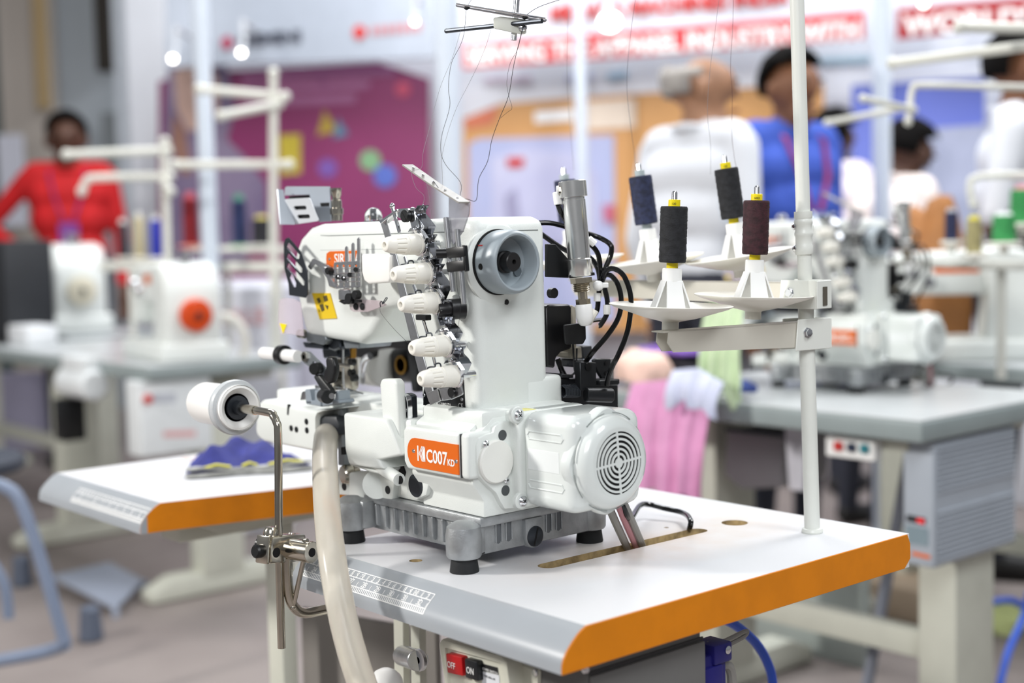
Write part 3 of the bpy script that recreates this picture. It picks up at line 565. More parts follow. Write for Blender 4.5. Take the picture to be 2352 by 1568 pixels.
b = B(); p = Rm @ V((.009, -.006, -.001))+V((cx, cy, cz)); q = Rm @ V((.009, .012, 0))+V((cx, cy, cz)); ddx = Rm @ V((1, 0, 0))
b.cyl(q, q+ddx*.036, .0125, n=28, bev=.001); obj('clamp_boss', b, NICKEL, S)
b = B(); b.cyl(q+ddx*.0352, q+ddx*.0364, .0052, n=18); b.cyl(Rm @ V((.0095, -.010, -.003))+V((cx, cy, cz)), Rm @ V((.0103, -.010, -.003))+V((cx, cy, cz)), .0058, n=18); obj('screw_hole', b, HOLE, S)
b = B(); p = Rm @ V((-.001, -.010, .015))+V((cx, cy, cz)); b.lathe([(0, 0), (.0088, 0), (.0088, .006), (.006, .010), (0, .011)], p, Rm @ V((0, 0, 1)), 20); p = Rm @ V((0, .022, .0155))+V((cx, cy, cz)); b.lathe([(0, 0), (.005, 0), (.0045, .0015), (0, .0015)], p, Rm @ V((0, 0, 1)), 16)
p = q+ddx*.026+V((0, 0, .0115)); b.lathe([(0, 0), (.004, 0), (.0035, .003), (0, .004)], p, (0, 0, 1), 14); obj('clamp_screw', b, NICKEL, S)
b = B(); p = Rm @ V((-.003, -.0235, -.002))+V((cx, cy, cz)); b.lathe([(0, 0), (.008, 0), (.008, .006), (.006, .008), (0, .008)], p, Rm @ V((0, -1, 0)), 20); p = Rm @ V((-.0105, -.012, .004))+V((cx, cy, cz)); b.lathe([(0, 0), (.008, 0), (.008, .006), (.006, .008), (0, .008)], p, Rm @ V((-1, 0, 0)), 20); obj('clamp_bolt', b, BLACK, S)
b = B(); b.tube([(rx+.003, ry+.004, -.0), (rx+.003, ry+.004, -.035), (rx+.004, ry+.008, -.055), (rx+.004, ry+.022, -.068), (rx+.004, ry+.05, -.070), (rx+.004, ry+.12, -.070)], .0062, 14, 6); b.tube([q+ddx*.022+V((0, 0, -.01)), PX(673, 1394, rx+.006)], .0029, 10); b.ell(PX(673, 1394, rx+.006), .0045, .0045, .004); obj('support_rod', b, NICKEL, S)
# ------------------------------------------------------------------ waste hose
HOSE = mat('translucent_hose', 'efe9dc', .22, trans=.55, var=.03, spec=.6, ior=1.2)
b = B(); hp = [PY(751, 1000, .085), PY(749, 1003, .062), PY(746, 1045, .025), PY(748, 1110, -.015), PY(753, 1190, -.045), PY(763, 1280, -.068), PY(778, 1370, -.08), PY(798, 1460, -.085), PY(825, 1550, -.085), PY(862, 1650, -.08), PY(900, 1750, -.07)]
b.tube(hp, .0152, 20, 8); obj('waste_hose', b, HOSE, None, label='translucent waste hose dropping from the machine bed past the table', cat='hose')
# ------------------------------------------------------------------ folded garment on the far wing of the table
G = thing('folded_garment', (.06, .2, 0), 'navy blue folded garment with pale striped hem on the table wing', 'garment')
NAVY = mat('navy_cloth', '393d86', .85, bump=.3, bscale=700, var=.14, vscale=40)
def cloth(outline, hfun, n=26, th=.004):
    b = B(); A, C, D_, E_ = [V(p) for p in outline]; g = []
    for i in range(n+1):
        r = []
        for j in range(n+1):
            u, v = i/n, j/n; p = A*(1-u)*(1-v)+C*u*(1-v)+D_*u*v+E_*(1-u)*v; p = V((p.x, p.y, 0)); p.z = hfun(u, v); r.append(p)
        g.append(r)
    bm = bmesh.new(); t = [[bm.verts.new(p) for p in r] for r in g]; bt = [[bm.verts.new(V((p.x, p.y, max(.0005, p.z-th)))) for p in r] for r in g]
    for i in range(n):
        for j in range(n):
            bm.faces.new((t[i][j], t[i+1][j], t[i+1][j+1], t[i][j+1])); bm.faces.new((bt[i][j], bt[i][j+1], bt[i+1][j+1], bt[i+1][j]))
    for i in range(n):
        for a, c_ in (((i, 0), (i+1, 0)), ((i+1, n), (i, n)), ((0, i+1), (0, i)), ((n, i), (n, i+1))):
            bm.faces.new((t[a[0]][a[1]], bt[a[0]][a[1]], bt[c_[0]][c_[1]], t[c_[0]][c_[1]]))
    return b.addbm(bm)
def hf(u, v):
    e = min(1, 5*min(u, 1-u))*min(1, 4*min(v+.05, 1-v+.02)); f = .022+.028*max(0, math.sin(3.4*u+.5))*(.4+.6*v)
    return .006+e*f*(.75+.25*math.sin(9*u+3*v)+.22*math.sin(17*u-7*v))
q0, q1, q2, q3 = PZ(427, 1098, 0), PZ(718, 1078, 0), PZ(668, 1048, 0), PZ(440, 1066, 0)
obj('cloth', cloth([q0, q1, q2, q3], hf), NAVY, G, 60)
e = (q1-q0)
b = B()
nn = 40
for lay, z0, off, wdt in ((0, .001, -.004, .020), (1, .0065, .002, .018)):
    pts = []
    for i in range(nn+1):
        u = i/nn; p = q0+e*u; n_ = V((e.y, -e.x, 0)).normalized(); w_ = .003*math.sin(11*u+lay*2)
        p = p+n_*(-off+w_); p.z = z0+.0035+.004*max(0, math.sin(7*u+1))*(lay); pts.append(p)
    b.ribbon(pts, V((-e.y, e.x, 0)).normalized()*wdt, .004)
obj('striped_hem', b, mat('pale_hem_cloth', 'b9b9b4', .85, bump=.3, bscale=900, var=.2, vscale=50), G, 50)
b = B()
for u, s in ((.24, .022), (.50, .012), (.8, .03)):
    p = q0+e*u; b.ribbon([p+e.normalized()*(-s)+V((0, 0, .014)), p+V((0, 0, .0185)), p+e.normalized()*s+V((0, 0, .014))], V((-e.y, e.x, 0)).normalized()*.010, .002)
obj('yellow_trim', b, mat('yellow_trim_cloth', 'd6cf45', .8), G, 40)
# ================================================================== the cover-stitch machine
MC = thing('coverstitch_machine', (.69, .14, 0), 'white industrial cover-stitch sewing machine with grey handwheel on a cast aluminium base', 'sewing machine')
# --- cast base and rubber feet
FEET = [(.797, .0505), (.581, .0490), (.790, .2480), (.585, .2480)]
b = B(); b.prism([(.583, .066), (.808, .066), (.808, .262), (.583, .262)], 'z', .047, .058, .002, 2)
b.box(.590, .803, .070, .076, .016, .05, .001, 1); b.box(.796, .803, .070, .258, .016, .05, .001, 1); b.box(.588, .595, .070, .258, .016, .05, .001, 1); b.box(.59, .80, .252, .258, .016, .05, .001, 1)
for x, y in FEET:
    b.lathe([(0, .0162), (.0180, .0162), (.0196, .0185), (.0202, .04), (.0185, .050), (.010, .0555), (0, .057)], (x, y, 0), (0, 0, 1), 28)
b.box(.775, .8065, .05, .075, .0175, .052, .004); b.box(.575, .605, .05, .075, .0175, .052, .004); b.box(.775, .806, .235, .262, .016, .052, .004)
base = obj('base_casting', b, CAST, MC, 40)
for k in range(9):
    x = .608+k*.0185; b = B(); b.prism([(.0705, .020), (.0655, .022), (.0645, .047), (.0705, .047)], 'x', x, x+.0035, .0008, 1); obj('base_rib', b, CAST, MC)
for y in (.0915, .1063, .1668, .1823):
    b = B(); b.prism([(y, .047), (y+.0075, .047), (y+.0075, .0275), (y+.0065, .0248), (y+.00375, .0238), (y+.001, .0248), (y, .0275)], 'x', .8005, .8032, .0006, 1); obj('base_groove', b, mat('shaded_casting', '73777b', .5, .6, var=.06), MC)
    b = B()
    for yy in (y-.0012, y+.0072): b.box(.80, .8048, yy, yy+.0014, .026, .047, .0005, 1)
    obj('base_rib', b, CAST, MC)
b = B(); b.prism([(.131, .047), (.131, .024), (.134, .0165), (.140, .0125), (.149, .0125), (.155, .0165), (.158, .026), (.158, .047)], 'x', .795, .8085, .002, 2); boss = obj('oil_drain_boss', b, CAST, MC)
b = B(); b.lathe([(0, 0), (.0118, 0), (.0118, .001), (.0105, .0018), (0, .0018)], (.8085, .1447, .0255), (1, 0, 0), 28); pl = obj('drain_screw', b, DARKM, boss)
b = B(); b.box(.8104, .8107, .1437, .1457, .0152, .0358, 0, 1, Matrix.Rotation(-.3, 3, 'X'), (.81, .1447, .0255)); obj('screw_slot', b, HOLE, boss)
for x, y in FEET:
    b = B(); b.lathe([(0, 0), (.0160, 0), (.0163, .001), (.0142, .0165), (0, .0165)], (x, y, 0), (0, 0, 1), 28); obj('rubber_foot', b, RUBBER, MC)
# --- lower body
b = B(); b.prism([(.069, .0585), (.069, .0765), (.054, .0975), (.062, .150), (.085, .167), (.205, .167), (.205, .0585)], 'x', .700, .811, .002, 2, .3)
b.prism([(.074, .0585), (.074, .105), (.084, .155), (.2, .155), (.2, .0585)], 'x', .592, .705, .003, 2, .3)
b.box(.70, .81, .07, .2, .15, .175, .006); low = obj('lower_body', b, WHITE, MC, 35)
b = B(); b.prism([(.698, .112), (.704, .1035), (.8003, .1035), (.8003, .1535), (.704, .1535), (.698, .148)], 'y', .0445, .075, .004, 3, .3); obj('label_housing', b, WHITE, MC, 40)
b = B(); b.prism([(.8016, .1035), (.8165, .1035), (.8165, .1545), (.8016, .1545)], 'y', .0448, .080, .005, 3, .3); obj('end_housing', b, WHITE, MC, 40)
b = B(); b.box(.8001, .8018, .0462, .075, .1045, .1525); obj('housing_seam', b, mat('seam_dark', '3d4042', .6), MC)
b = B(); b.prism([(.0805, .1665), (.073, .163), (.061, .1555), (.061, .145), (.0805, .145)], 'x', .70, .80, .003, 2); obj('housing_ledge', b, WHITE, MC)
# orange name plate
y = .0443
b = B(); n = 10; pts = [(.7085+.0125-.0125*math.cos(math.pi*(k/n-.5)), .1258+.0168*math.sin(math.pi*(k/n-.5))) for k in range(n+1)]
pts = [(.7215-.014*math.cos(math.pi*(k/n-.5)), .1245+.0165*math.sin(math.pi*(k/n-.5))) for k in range(n+1)]+[(.8, .1410), (.8, .1080)]
b.prism(pts, 'y', y-.0008, y+.001); npl = obj('name_plate', b, ORANGEP, MC)
text('lettering', 'C007', .0205, (.7430, y-.0011, .1165), (1, 0, 0), (0, 0, 1), PRINTW, npl, .0001, bold=.0004, sx=.84)
text('lettering', 'KD', .0105, (.7812, y-.0011, .1165), (1, 0, 0), (0, 0, 1), PRINTW, npl, .0001, bold=.0002, sx=.88)
b = B(); yy = y-.001
def pl2(*p): b.sheet([V((q[0], yy, q[1])) for q in p], .0003, (0, 1, 0))
lx = .7268; lz = .1158; hh = .0172
pl2((lx, lz), (lx+.0022, lz), (lx+.0022, lz+hh), (lx, lz+hh))
pl2((lx+.0142, lz), (lx+.0142, lz+hh), (lx+.0080, lz+hh*.5))
for k in range(3):
    o_ = k*.0026; pl2((lx+.0030+o_, lz+hh*.5), (lx+.0042+o_, lz+hh*.5), (lx+.0092+o_*.7, lz+hh), (lx+.0080+o_*.7, lz+hh)); pl2((lx+.0030+o_, lz+hh*.5), (lx+.0042+o_, lz+hh*.5), (lx+.0092+o_*.7, lz), (lx+.0080+o_*.7, lz))
obj('plate_emblem', b, PRINTW, npl, 0)
for x, z in ((.7195, .1260), (.7965, .1225)):
    b = B(); b.lathe([(0, 0), (.0024, 0), (.0018, .001), (0, .0012)], (x, y-.0008, z), (0, -1, 0), 12); obj('rivet', b, STEEL, npl)
# front lower details: bolts, sloped boss, round ports
b = B(); b.cyl(PY(866, 1112, .062), PY(866, 1112, .074), .0175, .0175, n=24); b.px([(800, 1085), (870, 1080), (905, 1108), (900, 1150), (800, 1140)], 'y', .066, .08, .003, 2); b.px([(740, 1085), (800, 1085), (820, 1140), (742, 1133)], 'y', .074, .10, .003, 2); obj('front_wall', b, WHITE, MC)
b = B()
for (x, yy) in ((790, 1117), (820, 1122), (856, 1118), (890, 1125)): p = PY(x, yy, .0655 if x > 830 else .0735); b.cyl(p, p+V((0, .003, 0)), .0050, n=16)
obj('socket_screw', b, BLACK, MC)
b = B(); b.tube([PY(868, 1068, .055), PY(917, 1101, .045)], .0075, 16); obj('oil_spout', b, WHITE, MC)
p = PY(917, 1102, .0445); b = B(); b.cyl(p, p+V((0, .002, 0)), .0048, n=16); obj('spout_bore', b, HOLE, MC)
b = B(); b.px([(934, 1112), (948, 1092), (975, 1096), (985, 1110), (978, 1138), (955, 1148), (932, 1138)], 'y', .0625, .075, .003, 2); obj('port_boss', b, WHITE, MC)
p = PY(954, 1115, .0620); b = B(); b.cyl(p, p+V((0, .003, 0)), .0135, n=24); obj('oil_port', b, mat('dark_glass', '2c3035', .15), MC)
b = B(); b.px([(1024, 1112), (1028, 1111), (1043, 1117), (1042, 1120), (1028, 1117)], 'y', .0625, .07); obj('drain_slit', b, HOLE, MC)
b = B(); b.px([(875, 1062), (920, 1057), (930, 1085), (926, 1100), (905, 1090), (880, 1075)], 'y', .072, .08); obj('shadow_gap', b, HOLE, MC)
# side round cover, flange and screws
b = B(); b.px([(1094, 1024), (1100, 1006), (1116, 998), (1134, 993), (1137, 980), (1148, 970), (1176, 966), (1183, 1000), (1189, 1100), (1192, 1150), (1200, 1166), (1160, 1169), (1150, 1152), (1140, 1132), (1115, 1110), (1100, 1092), (1095, 1060)], 'x', .8185, .806, .0015, 2); obj('end_flange', b, WHITE, MC)
b = B(); c0 = V((.8185, .0795, .1203)); b.lathe([(.0, 0), (.024, 0), (.024, .0035), (.0225, .0052), (0, .0058)], c0, (1, 0, 0), 40); obj('round_cover', b, mat('warm_white_enamel', 'e6e6e0', .4, bump=.15, bscale=900), MC)
def pan_screw(p, d, r, parent, mt=CHROME):
    b = B(); b.lathe([(0, 0), (r, 0), (r, r*.3), (r*.7, r*.62), (0, r*.75)], p, d, 18); o = obj('screw', b, mt, parent)
    d = V(d).normalized(); a = d.orthogonal().normalized(); c = d.cross(a); q = V(p)+d*r*.76; k = B()
    for u, w_ in ((a, c), (c, a)): k.sheet([q+u*r*.38+w_*r*.07, q-u*r*.38+w_*r*.07, q-u*r*.38-w_*r*.07, q+u*r*.38-w_*r*.07], r*.06, d)
    obj('cross_slot', k, HOLE, o)
for x, yy, r in ((1116, 1020, .0045), (1163, 1102, .0038)): pan_screw(PX(x, yy, .8205), (1, 0, 0), r, MC)
b = B()
for x, yy in ((1154, 999), (1161, 1126)): p = PX(x, yy, .8187); b.cyl(p+V((-.003, 0, 0)), p+V((.0004, 0, 0)), .0058, n=18)
obj('mounting_hole', b, mat('mid_shadow_metal', '4c5052', .6), MC)
b = B(); b.px([(1175, 1000), (1180, 998), (1189, 1098), (1184, 1104)], 'x', .8195, .812); obj('access_slot', b, DARKM, MC)
# --- motor
MO = B(); MO.box(.786, .832, .1035, .205, .066, .1725, .004, 3); obj('motor_adaptor', MO, WHITE, MC, 40)
b = B(); b.box(.8285, .9145, .1075, .2135, .068, .1735, .015, 5)
mot = obj('motor', b, GLOSSW, MC, 60)
MC0 = V((.9125, .1605, .1205)); dx = (1, 0, 0)
b = B(); bm = bmesh.new(); R_ = []
for t, dr in ((-.016, -.004), (-.013, 0), (-.004, 0), (-.001, -.002)): R_.append([bm.verts.new(MC0+V((t, (.0565+dr+.0022*math.cos(8*6.28318*k/96))*math.cos(6.28318*k/96), (.0565+dr+.0022*math.cos(8*6.28318*k/96))*math.sin(6.28318*k/96)))) for k in range(96)])
for p_, q_ in zip(R_, R_[1:]):
    for k in range(96): bm.faces.new((p_[k], q_[k], q_[(k+1) % 96], p_[(k+1) % 96]))
bm.faces.new(R_[0]); bm.faces.new(R_[-1]); b.addbm(bm); obj('motor_flange', b, GLOSSW, mot, 50)
b = B(); b.lathe([(.0, 0), (.0515, 0), (.0512, .003), (.0490, .0085), (.0450, .0130), (.0400, .0158), (.0375, .0165), (.0360, .0160), (.0360, .0146), (0, .0146)], MC0, dx, 64); cap = obj('fan_cap', b, GLOSSW, mot, 50)
for k in range(8):
    b = B(); a0 = math.radians(45*k+8); b.tube([MC0+V((.0022, .0532*math.cos(a0+j*.09), .0532*math.sin(a0+j*.09))) for j in range(7)], .0006, 6); obj('flange_groove', b, mat('groove_shadow', '9aa09e', .5), mot)
b = B(); b.lathe([(0, 0), (.0364, 0), (.0364, .0006), (0, .0006)], MC0+V((.0147, 0, 0)), dx, 40); obj('fan_recess', b, HOLE, cap)
b = B()
for r0, r1 in ((0, .0055), (.0085, .0110), (.0138, .0163), (.0191, .0216), (.0244, .0270), (.0298, .0322), (.0340, .0372)):
    if r0 == 0: b.lathe([(0, .0150), (r1, .0150), (r1, .0165), (0, .0165)], MC0, dx, 24)
    else: b.ring(MC0, dx, r0, r1, .0150, .0165, 56)
obj('fan_ring', b, GLOSSW, cap, 40)
b = B()
for k in range(2): b.box(.9272, .9289, .1592, .1618, .0855, .1555, 0, 1, Matrix.Rotation(math.radians(4+90*k), 3, 'X'), MC0)
obj('fan_spoke', b, GLOSSW, cap)
for z in (.149, .0955):
    b = B(); b.tube([(.845, .1072, z+.0042), (.896, .1072, z+.0042), (.899, .1072, z), (.896, .1072, z-.0042), (.845, .1072, z-.0042), (.842, .1072, z)], .0009, 6, 0, True); obj('motor_rib', b, GLOSSW, mot)
b = B(); b.box(.842, .892, .1071, .11, .111, .134, .0003, 1); obj('rating_recess', b, mat('pale_plate', 'e9edec', .3), mot)
for p, r in ((PX(1190, 953, .8325), .0058), (PX(1200, 1150, .8325), .0058)):
    b = B(); b.cyl(p+V((-.006, 0, 0)), p, .0095, n=24, bev=.001); obj('screw_boss', b, WHITE, MC); pan_screw(p, (1, 0, 0), r, MC)
b = B(); b.box(.796, .826, .112, .135, .1722, .1729); obj('caution_sticker', b, mat('pale_yellow_sticker', 'e6e08c', .5), MC)
b = B(); b.box(.816, .826, .140, .20, .1722, .1731); obj('top_groove', b, mat('groove_grey', 'a9adab', .5), MC)
# --- column and arm
ARM = [(.452, .3825), (.475, .3866), (.776, .3868), (.786, .3830), (.791, .3740), (.791, .165), (.679, .165), (.679, .205), (.661, .258), (.640, .286), (.618, .280), (.585, .248), (.56, .2365), (.434, .2435), (.424, .27), (.413, .31), (.411, .335), (.417, .353), (.430, .370)]
b = B(); b.prism(ARM, 'y', .083, .189, .012, 4, .75); b.box(.70, .7912, .15, .2095, .16, .2035, .006, 3); obj('arm_and_column', b, WHITE, MC, 60)
SEAM = mat('seam_line', '7d8280', .6)
b = B(); b.tube([(.492, .0895, .3795), (.484, .086, .3760), (.482, .0832, .3720), (.50, .0829, .3712), (.60, .0829, .3712), (.77, .0829, .3712), (.785, .088, .3712), (.7912, .098, .3712), (.7912, .175, .3712)], .0005, 6); obj('cover_seam', b, SEAM, MC)
b = B(); b.box(.48, .76, .0828, .0840, .3530, .3536); obj('casting_line', b, mat('line_grey', 'b4bab8', .5), MC)
b = B(); b.lathe([(0, 0), (.043, 0), (.0455, .002), (.0455, .006), (.043, .008), (0, .008)], (.784, .1165, .3335), dx, 40)
b.lathe([(0, 0), (.040, 0), (.041, .003), (.030, .0062), (0, .007)], (.784, .138, .283), dx, 32); obj('wheel_boss', b, WHITE, MC, 50)
b = B(); b.cyl((.79, .125, .2915), (.7925, .125, .2915), .0030, n=14); b.cyl((.7882, .195, .2985), (.795, .195, .2985), .006, n=14); obj('body_hole', b, BLACK, MC)
# --- handwheel
W0 = V((.7925, .1135, .3365)); HW = B()
HW.lathe([(0, .001), (.0345, .001), (.0355, .004), (.0355, .024), (.0348, .028), (.0335, .0318), (.0312, .0330), (.0292, .0322), (.0280, .029), (.0275, .012), (.022, .010), (0, .010)], W0, dx, 64); wheel = obj('handwheel', HW, WHEELG, MC, 45)
b = B(); b.ring(W0, dx, .0345, .0366, -.001, .002, 48); obj('wheel_gap', b, HOLE, wheel)
b = B(); b.lathe([(0, .009), (.0125, .009), (.0125, .014), (.0106, .0148), (.0106, .026), (.0096, .0272), (.0028, .0272), (.0028, .022), (0, .022)], W0, dx, 32); obj('wheel_hub', b, mat('dark_hub', '2b2a2b', .35, .3), wheel)
b = B(); b.lathe([(0, .0105), (.0055, .0105), (.0055, .0117), (0, .0117)], W0+V((0, .0185, -.011)), dx, 16); obj('wheel_bore', b, mat('bore_grey', '6d767c', .5), wheel)
b = B(); a = math.radians(200); q = W0+V((.012, -.0345*math.cos(math.radians(2)), -.004)); b.cyl(q+V((0, .001, 0)), q+V((0, -.0012, 0)), .0035, n=16); obj('wheel_side_hole', b, HOLE, wheel)
b = B(); a = math.radians(148); q = V((W0.x+.006, W0.y+.0357*math.cos(a), W0.z+.0357*math.sin(a))); b.box(q.x-.003, q.x+.004, q.y-.0004, q.y+.0004, q.z-.0006, q.z+.0006); obj('timing_mark', b, PRINTR, wheel)
# --- rating plate
b = B(); b.px([(975, 868), (1064, 872), (1068, 943), (972, 930)], 'y', .0822, .084); rp = obj('rating_plate', b, mat('black_plate', '15171b', .3), MC)
text('lettering', 'CE', .0085, PY(1052, 937, .0818), (1, 0, 0), (0, 0, 1), PRINTW, rp, .0001, sx=.9); text('lettering', 'No. 1218421721', .0042, PY(1000, 928, .0818), (1, 0, 0), (0, 0, 1), PRINTW, rp, .0001); text('lettering', 'C007KD', .0045, PY(1003, 897, .0818), (1, 0, 0), (0, 0, 1), PRINTW, rp, .0001)
b = B()
for x, yy in ((1061, 917), (974, 907)): p = PY(x, yy, .0822); b.lathe([(0, 0), (.0022, 0), (.0015, .001), (0, .0012)], p, (0, -1, 0), 10)
obj('plate_rivet', b, STEEL, rp)
# --- thread tension unit
YB = .054
KN = [(.7285, .3585), (.7425, .3262), (.7550, .2937), (.7722, .2472), (.7862, .2147)]
b = B(); b.px([(872, 507), (884, 502), (905, 570), (930, 660), (975, 830), (1000, 918), (985, 924), (960, 850), (915, 668), (893, 575)], 'y', YB-.0008, YB+.0012, .0004, 1); obj('tension_bracket', b, STEEL, MC)
b = B(); b.px([(948, 478), (958, 478), (985, 575), (1018, 690), (1045, 790), (1063, 905), (1054, 907), (1034, 795), (1004, 690), (972, 580)], 'y', YB+.004, YB+.0055, .0003, 1); obj('tension_bracket', b, STEEL, MC)
b = B(); b.px([(980, 903), (1003, 893), (1011, 921), (988, 931)], 'y', YB-.004, YB-.002, .0005, 1); b.px([(1003, 893), (1031, 890), (1035, 917), (1011, 921)], 'y', YB-.0015, YB+.001, .0005, 1); b.px([(1031, 890), (1040, 885), (1050, 860), (1062, 902), (1060, 907), (1035, 918)], 'y', YB+.001, YB+.003, .0005, 1); b.px([(1028, 893), (1036, 890), (1043, 897), (1041, 908), (1033, 912), (1028, 905)], 'y', YB-.0025, YB-.0015); obj('bracket_tail', b, STEEL, MC)
p = PY(1035, 901, YB-.0028); b = B(); b.cyl(p, p+V((0, .004, 0)), .0055, n=18); obj('bracket_screw', b, BLACK, MC)
b = B(); b.px([(870, 508), (911, 480), (913, 484), (874, 513)], 'y', YB-.006, YB+.006, .0003, 1); b.px([(911, 480), (932, 478), (936, 500), (926, 503), (914, 500)], 'y', YB-.004, YB+.002, .0005, 1); b.px([(934, 482), (945, 475), (951, 480), (960, 540), (950, 545)], 'y', YB-.001, YB+.003, .0008, 1); obj('bracket_head', b, CHROME, MC)
p = PY(927, 496, YB-.007); b = B(); b.cyl(p, p+V((0, .006, 0)), .0072, n=20, bev=.0008); sc = obj('thumb_screw', b, BLACK, MC); k = B(); k.box(p.x-.0055, p.x+.0055, p.y-.0003, p.y+.0002, p.z-.0008, p.z+.0008, 0, 1, Matrix.Rotation(.9, 3, 'Y'), p); obj('screw_slot', k, HOLE, sc)
b = B(); b.tube([PY(901, 474, YB-.004), PY(918, 535, YB-.004)], .0022, 10); b.ell(PY(901, 473, YB-.004), .0032, .0032, .0036, 10, 8); b.tube([PY(930, 590, YB), PY(937, 612, YB)], .002, 10); b.tube([PY(950, 655, YB), PY(957, 672, YB)], .002, 10); b.tube([PY(972, 732, YB), PY(982, 765, YB)], .002, 10); b.tube([PY(996, 820, YB), PY(1000, 838, YB)], .002, 10); obj('guide_rod', b, CHROME, MC)
b = B(); b.box(PY(960, 722, YB).x, PY(985, 722, YB).x, YB-.004, YB+.004, PY(970, 735, YB).z, PY(970, 722, YB).z, .001, 1); obj('rod_clamp', b, BLACK, MC)
def knob(x, z, i):
    K0 = V((x, YB-.002, z)); d = (0, -1, 0)
    b = B(); n = 72; bm = bmesh.new(); R = []
    prof_ = [(.0, .0, 0), (.0116, .0, 0), (.0122, .001, 0), (.0122, .0026, 0), (.0117, .0030, 0), (.0118, .0040, 0), (.0115, .0185, 0), (.0110, .0187, 0), (.0110, .0193, 0), (.0114, .0196, 0), (.0111, .0225, 0), (.0110, .0228, 1), (.0098, .0345, 1), (.0097, .0350, 0), (.0090, .0400, 0), (.0080, .0435, 0), (.0066, .0458, 0), (.0050, .0466, 0), (.0034, .0466, 0), (.0032, .0462, 0), (.0029, .040, 0), (0, .040, 0)]
    for r, t, fl in prof_:
        if r == 0: R.append([bm.verts.new(K0+V((0, -t, 0)))])
        else:
            ring = []
            for k in range(n):
                a = 6.28318*k/n; rr = r-(.0011 if fl and k % 6 in (0, 1) else 0); ring.append(bm.verts.new(K0+V((rr*math.cos(a), -t, rr*math.sin(a)))))
            R.append(ring)
    for p, q in zip(R, R[1:]):
        for k in range(n):
            j = (k+1) % n
            if len(p) == 1: bm.faces.new((p[0], q[k], q[j]))
            elif len(q) == 1: bm.faces.new((p[k], q[0], p[j]))
            else: bm.faces.new((p[k], q[k], q[j], p[j]))
    b.addbm(bm); o = obj('tension_knob', b, CREAM, MC, 28)
    b = B(); b.cyl(K0+V((0, -.0402, 0)), K0+V((0, -.0425, 0)), .0025, n=14); obj('knob_bore', b, mat('bore_shadow', '2c2d2e', .6), o)
    b = B(); b.lathe([(0, -.0035), (.0095, -.0035), (.0138, -.0015), (.0105, .0), (.0132, .0015), (.0095, .003), (0, .003)], K0+V((0, .001, 0)), (0, -1, 0), 30); b.cyl(K0, K0+V((0, .028, 0)), .004, n=12); obj('tension_disc', b, CHROME, o)
    bp = PYpx(K0); rel = lambda dx_, dy_, yy: PY(bp[0]+dx_, bp[1]+dy_, yy)
    b = B(); zz = [(11, -88), (5, -79), (4, -70), (14, -57), (27, -40), (20, -23), (9, 2)] if i < 3 else [(14, -66), (8, -58), (9, -50), (20, -38), (27, -28), (20, -12), (6, 8)]
    b.ribbon([rel(dx_, dy_, YB+.006) for dx_, dy_ in zz], (.005, .012, 0), .0013); 
    c_ = rel(zz[0][0]-1, zz[0][1]+9, YB+.004); b.lathe([(0, 0), (.0062, 0), (.0062, .001), (0, .001)], c_, (-.4, -.9, .15), 16); obj('thread_guide', b, mat('bright_steel', 'a9abb0', .16, 1), o)
    b = B(); b.ribbon([rel(-16, -28, YB), rel(-12, -35, YB), rel(-3, -38, YB), rel(4, -33, YB), rel(7, -20, YB), rel(12, 0, YB)], (0, .009, 0), .001); b.ribbon([rel(-4, -36, YB-.004), rel(9, -30, YB-.004), rel(20, -14, YB-.002), rel(14, 8, YB)], (.001, .004, 0), .0009); b.ell(rel(-6, -33, YB-.003), .0038, .004, .0038, 10, 8); obj('disc_lifter', b, CHROME, o)
    if i:
        b = B(); b.tube([rel(-62, -12, YB-.03), rel(-60, -18, YB-.026), rel(-54, -20, YB-.024), rel(-44, -21, YB-.022), rel(-43, -27, YB-.022), rel(-33, -28, YB-.02), rel(-30, -20, YB-.02), rel(-30, -14, YB-.015)], .0009, 8, 4); obj('wire_eyelet', b, DARKM, o)
def PYpx(p):
    d = p-CAM; z = d.dot(CF); return (1176+FPX*d.dot(CR)/z, 784-FPX*d.dot(CU)/z)
for i, (x, z) in enumerate(KN): knob(x, z, i)
b = B(); p = V((.771, .050, .2915)); b.lathe([(0, 0), (.0075, 0), (.008, .001), (.008, .014), (.0115, .0142), (.0115, .030), (0, .030)], PY(1006, 712, YB-.004), V((.35, .9, .02)), 24); obj('tension_post', b, mat('black_oxide', '1b1b1d', .35), MC)
p = PY(1050, 704, .078); b = B(); b.lathe([(0, 0), (.0135, 0), (.0145, .006), (0, .006)], p+V((0, -.001, 0)), (0, 1, 0), 28); obj('post_boss', b, WHITE, MC)
b = B(); b.ribbon([PY(1018, 712, YB-.003), PY(1012, 720, YB-.003), PY(1010, 730, YB-.003), PY(1016, 748, YB-.003)], (0, .006, 0), .0015); obj('post_hook', b, CHROME, MC)
# --- tall thread guide
b = B()
for (x0, y0_, x1, y1_) in ((1024, 499, 1041, 670), (1050, 526, 1066, 698)): b.cyl(PY(x0, y0_, .058), PY(x1, y1_, .058), .0030, n=16, bev=.0003)
obj('guide_post', b, STEEL, MC)
b = B()
for y_ in (567, 599): b.px([(1023, y_+3), (1042, y_), (1064, y_-2), (1067, y_+22), (1044, y_+25), (1026, y_+26)], 'y', .0535, .0575, .0015, 2)
b.px([(1060, 563), (1066, 563), (1071, 622), (1066, 624)], 'y', .0545, .0595, .0006, 1); obj('post_clamp', b, BLACK, MC)
p = PY(1014, 582, .056); b = B(); b.cyl(p+V((-.004, -.004, 0)), p+V((.006, .006, 0)), .0055, n=16, bev=.0006); obj('clamp_screw', b, BLACK, MC)
CLEARG = mat('smoky_acrylic', '9a9aa2', .12, var=.02, alpha=.62, spec=.6)
